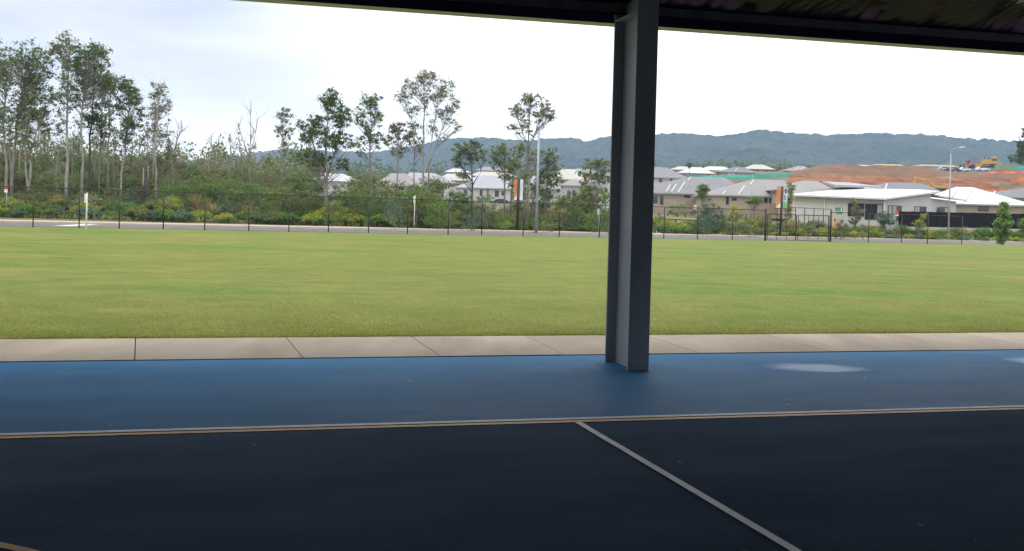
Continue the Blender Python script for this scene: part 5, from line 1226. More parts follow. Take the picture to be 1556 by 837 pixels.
def gum(label, trunk, y, r0, crowns, fol=None, bark=None, k=46, cr=0.62, leaf=(0.23, 0.085), seed=1, extra=(), group=None, cat='tree', name='gum_tree', twigs=0, vb=None, spread=1.0):
    """trunk: pixels from the base up; crowns: (u, v, ru, rv, clusters) in pixels at depth y"""
    r = np.random.RandomState(seed); s = pxm(y); k = int(k * .62); cr *= 0.68; r0 *= .8; crowns = [(a_, b_, c_, d_, int(e_ * 2.7 + .5)) for a_, b_, c_, d_, e_ in crowns]
    base = at(trunk[0][0], y)
    if vb is not None: base = P(trunk[0][0], vb, y)
    o = thing(name, label, cat, base, 0, group)
    def path(pts, jit=.05):
        q = [P(u, v, y) for u, v in pts]
        q = np.array(q); q[1:, 1] += np.cumsum(r.randn(len(q) - 1)) * .25
        # subdivide with a little waver
        out_ = [q[0]]
        for a, b in zip(q[:-1], q[1:]):
            for t in (1 / 3, 2 / 3, 1): out_.append(a + (b - a) * t + (r.randn(3) * jit if t < 1 else 0))
        return np.array(out_)
    tp = path([(trunk[0][0], 0)] + list(trunk[1:]))
    tp = path(trunk); tp[0] = base - np.array([0, 0, .25]); 
    w_ = MB(); n = len(tp)
    w_.tube(tp, np.linspace(1, .22, n) * r0, 8)
    stems = [(tp, np.linspace(1, .22, n) * r0)]
    for ex, re in extra:
        q = path(ex); rr_ = np.linspace(1, .25, len(q)) * re; w_.tube(q, rr_, 6); stems.append((q, rr_))
    allp = np.vstack([s_[0] for s_ in stems]); allr = np.concatenate([s_[1] for s_ in stems])
    # finer sampling of the stems to attach limbs
    fp, frd = [], []
    for q, rr_ in stems:
        for i in range(len(q) - 1):
            for t in np.linspace(0, 1, 5)[:-1]: fp.append(q[i] + (q[i + 1] - q[i]) * t); frd.append(rr_[i] + (rr_[i + 1] - rr_[i]) * t)
    fp = np.array(fp); frd = np.array(frd)
    C, RR = [], []
    for (cu, cv, ru, rv, nc) in crowns:
        for i in range(nc):
            d = r.randn(3); d /= np.linalg.norm(d); d *= 1.28 * r.rand() ** .55
            u, v, dy = cu + d[0] * ru, cv + d[2] * rv, d[1] * min(ru, rv * 1.2) * s * spread
            c = P(u, v, y + dy); C.append(c); q = cr * (0.6 + .8 * r.rand()); RR.append((q * 1.15, q * 1.15, q * .7))
            hd = np.hypot(*(fp[:, :2] - c[:2]).T); drop = c[2] - fp[:, 2]
            cost = np.abs(drop - (0.7 * hd + .5)) + hd * .35 + (drop < .2) * 6
            j = int(np.argmin(cost)); p0 = fp[j]; ln = np.linalg.norm(c - p0)
            mid = (p0 + c) / 2 + np.array([0, 0, -.12 * ln]) + r.randn(3) * .08 * ln
            rb = min(frd[j] * .6, .010 + .008 * ln); w_.tube(bez(p0, mid, c), np.linspace(rb, .006, 6), 5, cap=False)
            for _ in range(twigs):
                e = c + r.randn(3) * [.7, .7, .4] + [0, 0, .5]; st_ = p0 + (c - p0) * (.4 + .5 * r.rand()); w_.tube([st_, (st_ + e) / 2 + r.randn(3) * .1, e], [rb * .5, rb * .3, .006], 4, cap=False)
    w_.build('trunk', bark or B_pale, o, True, base)
    if fol is not None and C:
        C = np.array(C); v = leafq(C, RR, k, leaf[0], leaf[1], r, gauss=True) - base
        quads_mesh('crown', v, fol, o)
    return o

GW = 'gum trees of the wood at the left'
gum('broad dense gum at the far left edge with brownish green crown', [(9, 330), (11, 250), (4, 190), (6, 110)], 96, .20, [(4, 100, 26, 30, 46), (-8, 160, 24, 34, 34), (14, 190, 14, 30, 14)], FO_gum, B_pale, seed=11, k=36, group=GW)
gum('dense gum with twin grey trunks, second from the left edge', [(19, 320), (21, 240), (26, 170), (42, 95)], 93, .20, [(44, 95, 30, 28, 52), (52, 140, 24, 30, 34), (30, 170, 20, 26, 20), (66, 112, 14, 30, 12)], FO_gum, B_grey, seed=12, k=36, extra=[([(19, 318), (14, 250), (8, 180)], .12)], group=GW)
gum('leaning pale-forked gum right of the dense pair at the left', [(43, 300), (44, 250), (42, 215), (40, 170), (50, 140)], 92, .17, [(52, 170, 22, 22, 20), (40, 205, 16, 26, 14), (68, 190, 10, 24, 8), (78, 150, 8, 16, 5)], FO_gum, B_pale, seed=13, k=44, extra=[([(43, 296), (39, 240), (36, 210)], .10), ([(44, 240), (60, 190), (82, 150)], .06)], group=GW)
gum('tallest slender gum of the left wood with a straight white trunk', [(101, 300), (101, 220), (100, 140), (101, 60)], 91, .19, [(97, 72, 16, 20, 16), (82, 75, 7, 14, 5), (100, 118, 14, 24, 13), (96, 160, 12, 22, 9), (90, 190, 10, 16, 5)], FO_pale, B_pale, seed=14, k=40, cr=.55, group=GW)
gum('tall gum with a dense dark round top right of the tallest slender gum', [(125, 292), (126, 220), (128, 150), (137, 85)], 93, .17, [(138, 82, 26, 15, 30), (150, 106, 20, 18, 22), (118, 98, 16, 20, 20), (128, 130, 18, 20, 16), (160, 130, 12, 12, 8), (112, 150, 10, 18, 7)], FO_dark, B_pale, seed=15, k=40, group=GW)
gum('dark-trunked gum behind the dense round-topped one in the left wood', [(135, 296), (137, 230), (140, 160), (145, 110)], 97, .17, [(142, 128, 16, 24, 14), (136, 182, 12, 18, 10), (148, 160, 10, 20, 7)], FO_dark, B_dark, seed=16, k=44, group=GW)
gum('slim gum with a leafy tuft half way up its trunk in the left wood', [(150, 290), (151, 220), (152, 170), (156, 130)], 98, .12, [(158, 130, 12, 14, 7), (152, 182, 13, 13, 13), (160, 196, 12, 10, 8), (166, 118, 8, 10, 4)], FO_gum, B_grey, seed=17, k=44, group=GW)
gum('slim pale gum just left of the open-crowned one with level tiers', [(163, 292), (165, 220), (169, 160), (172, 125)], 99, .13, [(170, 128, 10, 14, 8), (160, 150, 8, 14, 5), (172, 170, 10, 12, 5)], FO_gum, B_grey, seed=18, k=40, group=GW)
gum('open-crowned gum with clumped tiers and thin white trunk in the left wood', [(182, 300), (184, 250), (189, 190), (192, 125)], 94, .14, [(188, 130, 15, 12, 14), (205, 148, 13, 14, 11), (180, 160, 11, 14, 8), (200, 186, 15, 14, 12), (212, 172, 8, 8, 4), (188, 205, 12, 12, 6)], FO_gum, B_pale, seed=19, k=50, group=GW)
gum('sparse see-through gum with a white trunk at the right end of the left wood', [(238, 296), (240, 240), (242, 180), (246, 130)], 92, .13, [(242, 140, 14, 16, 11), (250, 165, 12, 18, 9), (232, 172, 10, 20, 7), (246, 205, 12, 18, 8), (228, 200, 8, 18, 4)], FO_pale, B_pale, seed=20, k=26, cr=.5, twigs=1, group=GW)
# thin further trunks of the wood
GT = 'thin trunks standing deeper in the left wood'
specs = [(-12, 150), (30, 190), (57, 175), (64, 200), (72, 185), (88, 210), (110, 195), (117, 175), (143, 200), (158, 205), (172, 190), (196, 215), (208, 200), (222, 195), (232, 160), (252, 215), (262, 225), (276, 232)]
th = []
for i, (u, vt) in enumerate(specs):
    yy_ = 104 + (i * 7 % 5) * 6
    th.append(gum('x', [(u, 300), (u + 1, (vt + 300) / 2), (u + 3 + (i % 3) * 2, vt)], yy_, .10 + .02 * (i % 3), [(u + 3, vt + 12, 9, 14, 5 + i % 3), (u + 2, vt + 40, 10, 16, 4)], [FO_gum, FO_brown, FO_pale][i % 3], [B_grey, B_pale, B_grey, B_dark][i % 4], seed=40 + i, k=26, cr=.5, twigs=2))
for i, o in enumerate(sorted(th, key=lambda q: q.location.x / q.location.y)): tag(o, f'thin sparse trunk deeper in the left wood, {ordinal(i)} of that row from the left', 'tree', GT)
# bare dead trees
GD = 'bare dead trees'
def dead(label, stems, y, seed, r0=.07):
    r = np.random.RandomState(seed); b = at(stems[0][0][0], y); o = thing('dead_tree', label, 'tree', b, 0, GD); w_ = MB()
    for i, s_ in enumerate(stems):
        q = np.array([P(u, v, y + r.randn() * .3) for u, v in s_]); 
        if i == 0: q[0] = b - np.array([0, 0, .2])
        n = len(q); w_.tube(q, np.linspace(1, .25, n) * r0 * (1 if i == 0 else .55), 5)
        for j in range(n * 5):
            t = r.rand() * (n - 1.01) ; k_ = int(t); p = q[k_] + (q[k_ + 1] - q[k_]) * (t - k_)
            if p[2] < b[2] + 4: continue
            e = p + np.array([r.randn() * .55, r.randn() * .4, .5 + r.rand() * .9]); w_.tube([p, (p + e) / 2 + r.randn(3) * .07, e], [.022, .014, .006], 4, cap=False)
    w_.build('trunk', B_grey, o, False, b); return o
dead('bare dead tree with a fan of fine twigs right of the white-trunked sparse gum', [[(262, 300), (262, 245), (268, 215), (272, 185)], [(262, 245), (256, 210), (254, 190)], [(264, 235), (272, 205), (277, 195)]], 96, 3)
dead('small bare dead tree standing alone against the pale sky', [[(327, 300), (326, 245), (322, 225), (316, 208)], [(326, 240), (330, 222), (334, 212)]], 105, 4, .05)
dead('tall bare dead tree, tallest of the leafless group left of the lone small-crowned gum', [[(380, 300), (379, 240), (381, 200), (381, 165)], [(380, 235), (388, 205), (392, 180)], [(379, 240), (368, 210), (361, 188)]], 98, 5)
dead('bare dead tree with two upright stems left of the tallest leafless one', [[(369, 300), (368, 250), (364, 220), (360, 195)], [(368, 250), (356, 232), (350, 215)]], 101, 6, .06)
dead('grey leafless sapling behind the bright green shrub', [[(347, 300), (348, 260), (350, 235), (351, 222)], [(348, 250), (341, 238), (338, 228)]], 104, 7, .05)
# middle distance gums, left to right
GM = 'separate gum trees behind the fence left of the column'
gum('lone small-crowned gum on a long thin trunk, left of the dark clumped gum', [(427, 322), (429, 270), (431, 220), (433, 178)], 108, .10, [(431, 176, 12, 10, 12), (424, 196, 7, 12, 5), (436, 200, 10, 14, 9), (432, 222, 8, 10, 3)], FO_pale, B_grey, seed=61, k=34, cr=.5, group=GM)
gum('large gum with dark green clumps reaching both sides, base near the fence', [(497, 338), (497, 280), (496, 220), (499, 150)], 90, .19, [(502, 150, 14, 14, 16), (484, 190, 16, 16, 16), (516, 180, 16, 18, 18), (500, 210, 18, 16, 12), (466, 205, 14, 12, 9), (470, 240, 18, 12, 12), (522, 215, 16, 12, 10), (488, 245, 16, 14, 9), (460, 190, 8, 7, 3), (520, 252, 12, 8, 6)], FO_dark, B_grey, seed=62, k=54, cr=.55, group=GM, extra=[([(497, 285), (484, 235), (468, 200)], .09), ([(497, 270), (510, 225), (520, 175)], .09)])
gum('slender gum with hanging clumps, right of the large dark clumped gum', [(565, 330), (563, 270), (562, 210), (564, 152)], 94, .13, [(562, 152, 15, 12, 14), (548, 176, 12, 14, 10), (574, 178, 9, 16, 8), (558, 205, 14, 16, 9), (576, 214, 8, 14, 5), (546, 225, 10, 14, 5)], FO_gum, B_grey, seed=63, k=40, cr=.5, group=GM)
gum('small brownish gum with a pale trunk left of the tall spreading gum', [(604, 300), (605, 255), (606, 220), (604, 194)], 100, .09, [(604, 196, 15, 10, 12), (592, 212, 9, 10, 6), (616, 208, 10, 12, 7), (606, 228, 14, 9, 7)], FO_brown, B_pale, seed=64, k=44, cr=.5, group=GM)
gum('thin upright gum close against the left of the tall spreading gum', [(629, 310), (629, 260), (630, 220), (633, 190)], 98, .08, [(630, 192, 8, 10, 5), (624, 210, 7, 10, 4), (636, 222, 8, 14, 5)], FO_gum, B_grey, seed=65, k=30, cr=.45, group=GM, twigs=1)
gum('tall spreading gum with a wide thin crown and several pale stems', [(642, 318), (643, 250), (644, 190), (646, 120)], 95, .15, [(648, 118, 16, 9, 14), (676, 134, 14, 12, 12), (624, 132, 12, 10, 9), (612, 148, 9, 7, 5), (690, 158, 9, 14, 7), (650, 146, 22, 12, 12), (632, 165, 18, 12, 7), (672, 172, 16, 14, 8), (660, 195, 22, 14, 7), (688, 190, 9, 10, 4)], FO_pale, B_pale, seed=66, k=26, cr=.5, twigs=2, group=GM,
    extra=[([(650, 300), (651, 250), (658, 200), (668, 140)], .09), ([(652, 250), (668, 205), (684, 160)], .05), ([(643, 240), (630, 195), (614, 152)], .055)])
gum('bushy gum with forked dark trunk before the two-storey beige house', [(717, 312), (718, 280), (716, 250), (712, 220)], 92, .11, [(708, 228, 20, 12, 16), (726, 238, 14, 10, 10), (696, 245, 10, 9, 6), (720, 220, 8, 7, 4), (706, 268, 10, 8, 4)], FO_gum, B_dark, seed=67, k=38, cr=.5, group=GM, extra=[([(718, 282), (730, 262), (738, 240)], .05), ([(717, 275), (704, 255), (692, 242)], .05)])
gum('slim gum left of the orange and white banner pole', [(766, 325), (767, 280), (768, 250), (765, 222)], 97, .11, [(764, 228, 18, 12, 14), (752, 245, 10, 10, 6), (776, 250, 12, 12, 7), (764, 265, 14, 8, 4)], FO_olive, B_grey, seed=68, k=36, cr=.5, group=GM)
gum('thin dark gum directly left of the orange banner', [(777, 332), (779, 280), (784, 250), (790, 222)], 99, .11, [(792, 226, 8, 10, 5), (782, 250, 14, 14, 9), (778, 275, 8, 12, 4)], FO_olive, B_grey, seed=69, k=36, cr=.5, group=GM, extra=[([(782, 262), (786, 235), (792, 210)], .05)])
gum('tallest gum beside the tall light pole with a wide airy crown', [(802, 340), (803, 280), (803, 215), (806, 152)], 94, .16, [(806, 152, 14, 9, 12), (786, 166, 10, 10, 8), (830, 164, 11, 12, 9), (810, 176, 22, 12, 11), (780, 192, 7, 6, 3), (838, 178, 6, 6, 3), (800, 195, 14, 12, 5), (808, 240, 14, 24, 10), (796, 270, 12, 18, 7)], FO_pale, B_grey, seed=70, k=34, cr=.48, twigs=1, group=GM, extra=[([(803, 225), (816, 195), (830, 165)], .06), ([(803, 222), (792, 195), (784, 166)], .05), ([(797, 338), (798, 280), (801, 235)], .09)])
gum('leafy gum directly right of the tall light pole', [(829, 335), (830, 290), (832, 262), (832, 240)], 96, .12, [(832, 240, 14, 12, 11), (842, 262, 14, 18, 14), (822, 268, 12, 16, 9), (834, 292, 14, 14, 9)], FO_olive, B_grey, seed=71, k=44, cr=.5, group=GM)
gum('bushy gum hiding the modern house, nearest the column on its left', [(900, 345), (903, 310), (912, 285), (906, 250)], 96, .10, [(906, 250, 18, 9, 14), (916, 268, 12, 12, 9), (894, 285, 14, 12, 8), (902, 312, 18, 16, 14), (888, 262, 8, 8, 4)], FO_olive, B_grey, seed=72, k=44, cr=.5, group=GM)
GS = 'small trees in the garden beds and streets'
gum('rounded street tree between the grey roof and the blue-green bush', [(1065, 330), (1066, 315), (1067, 300)], 120, .08, [(1068, 288, 9, 8, 12), (1066, 296, 7, 6, 6)], FO_olive, B_grey, seed=73, k=60, cr=.5, group=GS)
gum('small round street tree with a bare stem before the light grey brick roof', [(1145, 328), (1146, 318), (1147, 308)], 150, .06, [(1147, 304, 13, 5, 12), (1139, 307, 6, 3, 4), (1154, 306, 6, 4, 4)], FO_green, B_grey, seed=74, k=50, cr=.5, group=GS)
gum('narrow dark conifer-like tree hugging the left wall of the rendered house', [(1199, 332), (1199, 310), (1203, 285)], 128, .06, [(1198, 320, 5, 10, 8), (1199, 302, 5, 10, 8), (1203, 284, 5, 6, 5)], FO_olive, B_grey, seed=75, k=50, cr=.45, group=GS)
gum('thin pale-leaved sapling in front of the glass doors of the rendered house', [(1300, 346), (1300, 325), (1299, 306)], 108, .05, [(1299, 308, 5, 7, 6), (1302, 322, 8, 9, 8), (1298, 336, 8, 7, 6)], FO_pale, B_pale, seed=76, k=44, cr=.42, group=GS)
gum('bushy small tree below the downpipe of the rendered house', [(1343, 348), (1343, 338), (1342, 328)], 106, .05, [(1342, 330, 11, 7, 10), (1346, 338, 11, 6, 8)], FO_blue, B_grey, seed=77, k=50, cr=.45, group=GS)
gum('yellowing sapling before the black panel fence', [(1397, 352), (1397, 340), (1402, 328)], 104, .04, [(1403, 328, 4, 4, 4), (1394, 337, 7, 5, 6), (1398, 344, 6, 4, 4)], FO_yel, B_grey, seed=78, k=22, cr=.35, group=GS)
gum('tiered young conifer at the roadside near the right edge', [(1523, 375), (1524, 350), (1527, 306)], 88, .09, [(1527, 311, 4, 7, 6), (1526, 324, 8, 7, 11), (1526, 338, 12, 8, 16), (1523, 352, 11, 7, 14), (1520, 364, 6, 5, 5)], FO_green, B_dark, seed=79, k=64, cr=.36, leaf=(.2, .09), group=GS)
gum('bright young tree cut off by the right edge of the photo', [(1560, 372), (1559, 350), (1558, 336)], 90, .08, [(1560, 340, 9, 7, 10), (1557, 352, 9, 8, 10)], FO_green, B_dark, seed=80, k=60, cr=.4, leaf=(.2, .09), group=GS)
gum('large dark gum at the right edge rising above the hills', [(1562, 262), (1561, 240), (1562, 200)], 300, .35, [(1552, 222, 7, 9, 10), (1550, 240, 6, 10, 9), (1564, 210, 12, 14, 14), (1566, 236, 12, 12, 14)], FO_dark, B_dark, seed=81, k=70, cr=1.3, leaf=(.6, .3), vb=262)
gum('small round dark tree on the skyline left of the large gum at the right edge', [(1537, 252), (1537, 246), (1536, 238)], 420, .14, [(1536, 240, 4.5, 5, 10), (1538, 243, 4, 4, 6)], FO_dark, B_dark, seed=82, k=50, cr=.7, leaf=(.5, .3), vb=254)
gum('small dark tree before the white roofs at the left of the slope', [(1047, 262), (1047, 258), (1047, 252)], 322, .1, [(1047, 251, 4, 3.5, 8)], FO_dark, B_grey, seed=83, k=50, cr=.6, leaf=(.5, .25), vb=264)

# --- bushy middle storey: a few built, the rest copies
def bush_proto(i, fol, seed, n=34, k=60, w_=1.0, leaf=(.26, .10)):
    r = np.random.RandomState(seed); o = thing('bushy_tree', 'x', 'tree', (0, -300 - 10 * i, 0)); wd = MB()
    C, RR = [], []
    wd.tube([(0, 0, -.3), (.03, 0, .3), (0, .03, .62)], [.022, .018, .01], 6)
    for j in range(n):
        h = .10 + .84 * r.rand() ** .85; lim = w_ * (.44 * math.sin(min(1, h * .82 + .14) * math.pi) ** .7 + .03); rad_ = lim * r.rand() ** .35; a = r.rand() * 6.283
        c = np.array([rad_ * math.cos(a), rad_ * math.sin(a), h]); C.append(c); q = .12 + .07 * r.rand(); RR.append((q * 1.2, q * 1.2, q * .8))
        if j % 4 == 0: wd.tube(bez(np.array([0, 0, max(.05, h - .3)]), np.array([0, 0, h - .1]) + c * [.4, .4, 0], c, 4), np.linspace(.008, .003, 4), 4, cap=False)
    wd.build('trunk', B_grey, o, True)
    quads_mesh('crown', leafq(C, RR, int(k * 1.5), leaf[0] / 5, leaf[1] / 5, r, droop=.15, gauss=True), fol, o)
    return o
protos = [bush_proto(0, FO_dark, 101), bush_proto(1, FO_olive, 102), bush_proto(2, FO_brown, 103, 28, 50), bush_proto(3, FO_green, 104), bush_proto(4, FO_blue, 105), bush_proto(5, FO_yel, 106), bush_proto(6, FO_gum, 107, 34, 56, .85), bush_proto(7, FO_olive, 108, 26, 44, 1.15)]
_used = set()
def place(i, u, y, h, wmul=1.0, vt=None):
    b = at(u, y)
    if vt is not None: h = P(u, vt, y)[2] - b[2]
    o = protos[i] if i not in _used else copy_tree(protos[i]); _used.add(i)
    o.location = tuple(b); o.scale = (h * wmul * 1.15, h * wmul * 1.15, h); o.rotation_euler = (0, 0, random.random() * 6.28)
    return o
kindname = ['dark green', 'olive green', 'brownish', 'fresh green', 'blue-green', 'yellow-green', 'dull green', 'loose olive']
def row(specs, where, group):
    objs = []
    for sp in specs: objs.append((sp[0], sp[1], place(*sp[:1], *sp[1:])))
    byk = {}
    for i, u, o in sorted(objs, key=lambda q: q[1]): byk.setdefault(i, []).append(o)
    for i, l in byk.items():
        for j, o in enumerate(l):
            tag(o, (f'{kindname[i]} bushy tree, {where}, {ordinal(j)} such from left' if len(l) > 1 else f'only {kindname[i]} bushy tree {where}'), 'tree', group)
def rrow(u0, u1, n, y, dy, v0, v1, kinds, wm, seed):
    r = np.random.RandomState(seed); out_ = []
    for i in range(n):
        u = u0 + (u1 - u0) * (i + .5 + (r.rand() - .5) * .8) / n; k = (u - u0) / (u1 - u0)
        out_.append((kinds[r.randint(len(kinds))], u, y + dy * r.rand(), 1, wm * (.75 + .5 * r.rand()), v0 + (v1 - v0) * k + (r.rand() - .5) * 14))
    return out_
row(rrow(-30, 290, 24, 118, 14, 226, 240, [0, 2, 6, 1, 2], .8, 1), 'back row of left wood', 'bushy trees in the back of the left wood')
row(rrow(285, 480, 13, 120, 20, 252, 262, [0, 2, 6, 1, 2, 7], .95, 2), 'low wood before far hill', 'bushy trees in the low wood before the hill')
row(rrow(-20, 470, 30, 100, 8, 256, 276, [0, 1, 6, 0, 2, 7], .95, 3), 'middle row of left wood', 'bushy trees in the middle of the left wood')
row([(4, 250, 91, 1, .9, 300), (3, 262, 94, 1, 1.0, 270), (1, 298, 97, 1, 1.1, 262), (3, 330, 96, 1, .9, 268), (0, 372, 92, 1, 1.2, 278), (3, 392, 92, 1, 1.2, 276), (4, 352, 89, 1, 1.0, 305), (5, 258, 88, 1, .9, 296), (0, 140, 91, 1, 1.1, 290), (1, 95, 90, 1, 1.3, 297), (7, 30, 90, 1, 1.3, 292), (6, 175, 92, 1, 1.1, 285), (3, 172, 88, 1, .9, 300), (4, 205, 91, 1, 1.1, 290), (7, 230, 90, 1, 1, 302), (6, 310, 89, 1, 1, 305), (1, 425, 92, 1, 1, 280), (0, 445, 96, 1, 1, 268), (7, 412, 88, 1, .9, 305), (1, 60, 92, 1, 1.2, 285), (0, -10, 92, 1, 1.2, 280), (4, 118, 88, 1, 1.0, 308)], 'front of left wood', 'bushy trees at the front of the left wood')
row([(0, 470, 98, 1, .9, 268), (1, 462, 93, 1, .9, 285), (0, 515, 95, 1, 1, 288), (7, 530, 92, 1, 1, 278), (6, 545, 97, 1, .9, 272), (3, 552, 91, 1, .7, 284), (1, 585, 95, 1, 1, 285), (0, 590, 91, 1, 1, 305), (4, 600, 85, 1, .55, 298), (3, 640, 92, 1, 1, 278), (1, 655, 90, 1, 1, 288), (6, 672, 93, 1, .9, 272), (3, 668, 88, 1, .8, 300), (0, 692, 94, 1, .9, 290), (7, 690, 88, 1, 1, 318), (4, 722, 87, 1, .9, 318), (3, 738, 160, 1, .9, 292), (1, 752, 92, 1, .6, 318), (7, 815, 150, 1, .7, 290), (0, 812, 91, 1, .8, 322), (1, 845, 140, 1, .7, 296), (3, 862, 104, 1, .8, 296), (0, 880, 95, 1, .9, 305), (3, 920, 100, 1, .6, 280), (6, 925, 92, 1, .8, 318), (0, 838, 90, 1, .9, 325), (1, 575, 101, 1, 1.0, 268), (6, 556, 104, 1, 1.0, 262), (7, 618, 100, 1, .9, 275), (1, 632, 89, 1, .9, 296), (3, 700, 150, 1, .9, 288), (6, 650, 101, 1, .8, 270), (7, 742, 94, 1, .8, 322), (1, 792, 92, 1, .6, 318), (6, 808, 101, 1, .8, 270), (3, 765, 90, 1, .8, 324), (7, 872, 98, 1, .9, 290), (1, 895, 100, 1, .8, 282), (3, 905, 92, 1, .8, 318), (0, 612, 93, 1, .9, 292), (1, 486, 92, 1, .9, 292), (3, 508, 89, 1, .8, 302)], 'between left wood and column', 'bushy trees between the left wood and the column')
row([(4, 1078, 101, 1, .8, 300), (0, 1082, 103, 1, 1.1, 318), (4, 1070, 96, 1, 1.1, 325), (7, 1120, 97, 1, .8, 322), (1, 1105, 100, 1, .7, 330), (7, 1140, 96, 1, .7, 330), (3, 1030, 190, 1, 1.3, 308), (5, 1118, 140, 1, .7, 310), (7, 1160, 100, 1, .8, 326), (7, 1225, 100, 1, .8, 338), (1, 1282, 98, 1, .7, 332), (2, 1278, 96, 1, .9, 342), (7, 1312, 98, 1, .9, 340)], 'garden bed right of column', 'bushy trees in the garden bed right of the column')

# --- low shrubs along the far kerb and in the garden beds
def shrub_proto(i, fol, seed, n, k, flat, leaf, droop=.2, stiff=False):
    r = np.random.RandomState(seed); C, RR = [], []
    if stiff:                                        # tussock: blades from one foot
        m = n * k; a = r.rand(m) * 6.283; tl = .15 + .75 * r.rand(m) ** .8; ln = .55 + .45 * r.rand(m)
        d = np.stack([np.cos(a) * np.sin(tl), np.sin(a) * np.sin(tl), np.cos(tl)], 1)
        p0 = np.stack([r.randn(m) * .08, r.randn(m) * .08, 0 * a], 1); p2 = p0 + d * ln[:, None]; p2[:, 2] *= .9
        b = np.cross(d, [0, 0, 1.]); b /= np.linalg.norm(b, axis=1)[:, None] + 1e-9; w_ = leaf[1]
        mid = (p0 + p2) / 2 + np.array([0, 0, .08]); q = np.stack([p0, mid + b * w_, p2, mid - b * w_], 1)
    else:
        for j in range(n):
            a = r.rand() * 6.283; d = .42 * r.rand() ** .5; h = flat * (.25 + .65 * (1 - d * 1.4) * (.5 + .5 * r.rand()))
            C.append((math.cos(a) * d, math.sin(a) * d, h)); q_ = .13 + .08 * r.rand(); RR.append((q_ * 1.2, q_ * 1.2, q_ * max(.5, flat)))
        q = leafq(C, RR, k, leaf[0], leaf[1], r, droop)
        q[:, :, 2] = np.maximum(q[:, :, 2], .005)
    return quads_mesh('shrub', q, fol)
sp_ = [shrub_proto(0, FO_dark, 1, 26, 40, .6, (.10, .05)), shrub_proto(1, FO_blue, 2, 26, 40, .55, (.09, .045)), shrub_proto(2, FO_olive, 3, 24, 36, .8, (.11, .05)), shrub_proto(3, FO_green, 4, 26, 40, .65, (.10, .05)), shrub_proto(4, FO_yel, 5, 24, 40, .7, (.10, .05)), shrub_proto(5, FO_straw, 6, 20, 20, 1, (.1, .018), stiff=True), shrub_proto(6, FO_green, 7, 20, 22, 1, (.1, .022), stiff=True), shrub_proto(7, FO_pale, 8, 22, 34, .8, (.10, .045))]
sname = ['dark green low shrub', 'blue-green low shrub', 'olive loose shrub', 'fresh green rounded shrub', 'yellow-green shrub', 'straw-coloured grass tussock', 'green strappy grass tussock', 'pale grey-green shrub']
_su = set()
def shrubs(u0, u1, n, d0, d1, kinds, s0, s1, where, group, seed):
    r = np.random.RandomState(seed); objs = []
    for i in range(n):
        u = u0 + (u1 - u0) * (i + .5 + (r.rand() - .5) * .9) / n; k = kinds[r.randint(len(kinds))]
        b = fence_at(u); y = b[1] + d0 + (d1 - d0) * r.rand(); p = at(u, y)
        o = sp_[k] if k not in _su else sp_[k].copy()
        if k in _su: COL.objects.link(o)
        _su.add(k); s = s0 + (s1 - s0) * r.rand(); o.location = (p[0], p[1], p[2] - .05); o.scale = (s * (1.2 if k not in (5, 6) else 1), s * (1.2 if k not in (5, 6) else 1), s * (.9 + .3 * r.rand())); o.rotation_euler = (0, 0, r.rand() * 6.28)
        objs.append((k, u, o))
    byk = {}
    for k, u, o in sorted(objs, key=lambda q: q[1]): byk.setdefault(k, []).append(o)
    for k, l in byk.items():
        for j, o in enumerate(l): tag(o, f'{sname[k]}, {where}, {ordinal(j)} such from left' if len(l) > 1 else f'only {sname[k]} {where}', 'shrub', group)
shrubs(-25, 925, 62, 24.0, 26.5, [0, 1, 1, 0, 2, 3, 3, 4], 1.1, 1.9, 'kerbside left of column', 'shrubs along the far kerb, left of the column', 1)
shrubs(-25, 925, 60, 27, 33, [0, 2, 3, 4, 5, 7, 2, 2], 1.5, 2.5, 'second row left of column', 'second row of shrubs behind the kerb', 2)
shrubs(-25, 925, 44, 33, 42, [0, 2, 5, 7, 2, 3], 1.9, 3.2, 'third row left of column', 'third row of shrubs behind the kerb', 3)
shrubs(990, 1262, 26, 24, 26, [0, 1, 3, 2, 4], .9, 1.7, 'kerbside between column and gate', 'kerbside shrubs between column and gate', 4)
shrubs(990, 1262, 34, 27, 36, [2, 3, 5, 7, 1, 4, 2], 1.2, 2.2, 'bed between column and gate', 'garden bed shrubs between column and gate', 5)
shrubs(1262, 1570, 30, 24, 26, [1, 4, 4, 6, 0, 1], .9, 1.5, 'kerbside right of gate', 'kerbside shrubs right of the gate', 6)
shrubs(1262, 1570, 40, 26.5, 32, [2, 4, 6, 5, 7, 6, 2], 1.1, 1.8, 'bed right of gate', 'garden bed shrubs right of the gate', 7)
# --- ground cover filling the beds
def cover():
    r = np.random.RandomState(5); n = 26000
    u = -60 + 1680 * r.rand(n); d = 24 + 22 * r.rand(n) ** 1.2
    base = np.zeros((n, 3)); k = (u - CX) / F
    x0_ = FA[1] - FA[0] * _fs; yf = x0_ / (1 - _fs * (k + .008)); y = yf + d; x = (k + .008) * y
    z = HT(x, y); a = r.rand(n) * 6.283; tl = r.rand(n) * .9; ln = .25 + .4 * r.rand(n)
    dv = np.stack([np.cos(a) * np.sin(tl), np.sin(a) * np.sin(tl), np.cos(tl)], 1); p0 = np.stack([x, y, z - .02], 1); p2 = p0 + dv * ln[:, None]
    b = np.stack([-np.sin(a), np.cos(a), 0 * a], 1) * .07; m = (p0 + p2) / 2
    q = np.stack([p0, m + b, p2, m - b], 1)
    c = np.stack([x, y, z + .1], 1)
    q2 = leafq(c, np.full((n, 3), .18), 2, .22, .12, r, .1)
    o = quads_mesh('ground_cover', np.concatenate([q, q2]), [FO_olive, FO_straw, FO_green], midx=np.concatenate([r.randint(0, 3, n), np.repeat(r.choice([0, 0, 2, 1], n), 2)]))
    tag(o, 'mixed green and straw ground cover filling the garden beds beyond the road', 'ground cover', kind='stuff')
cover()
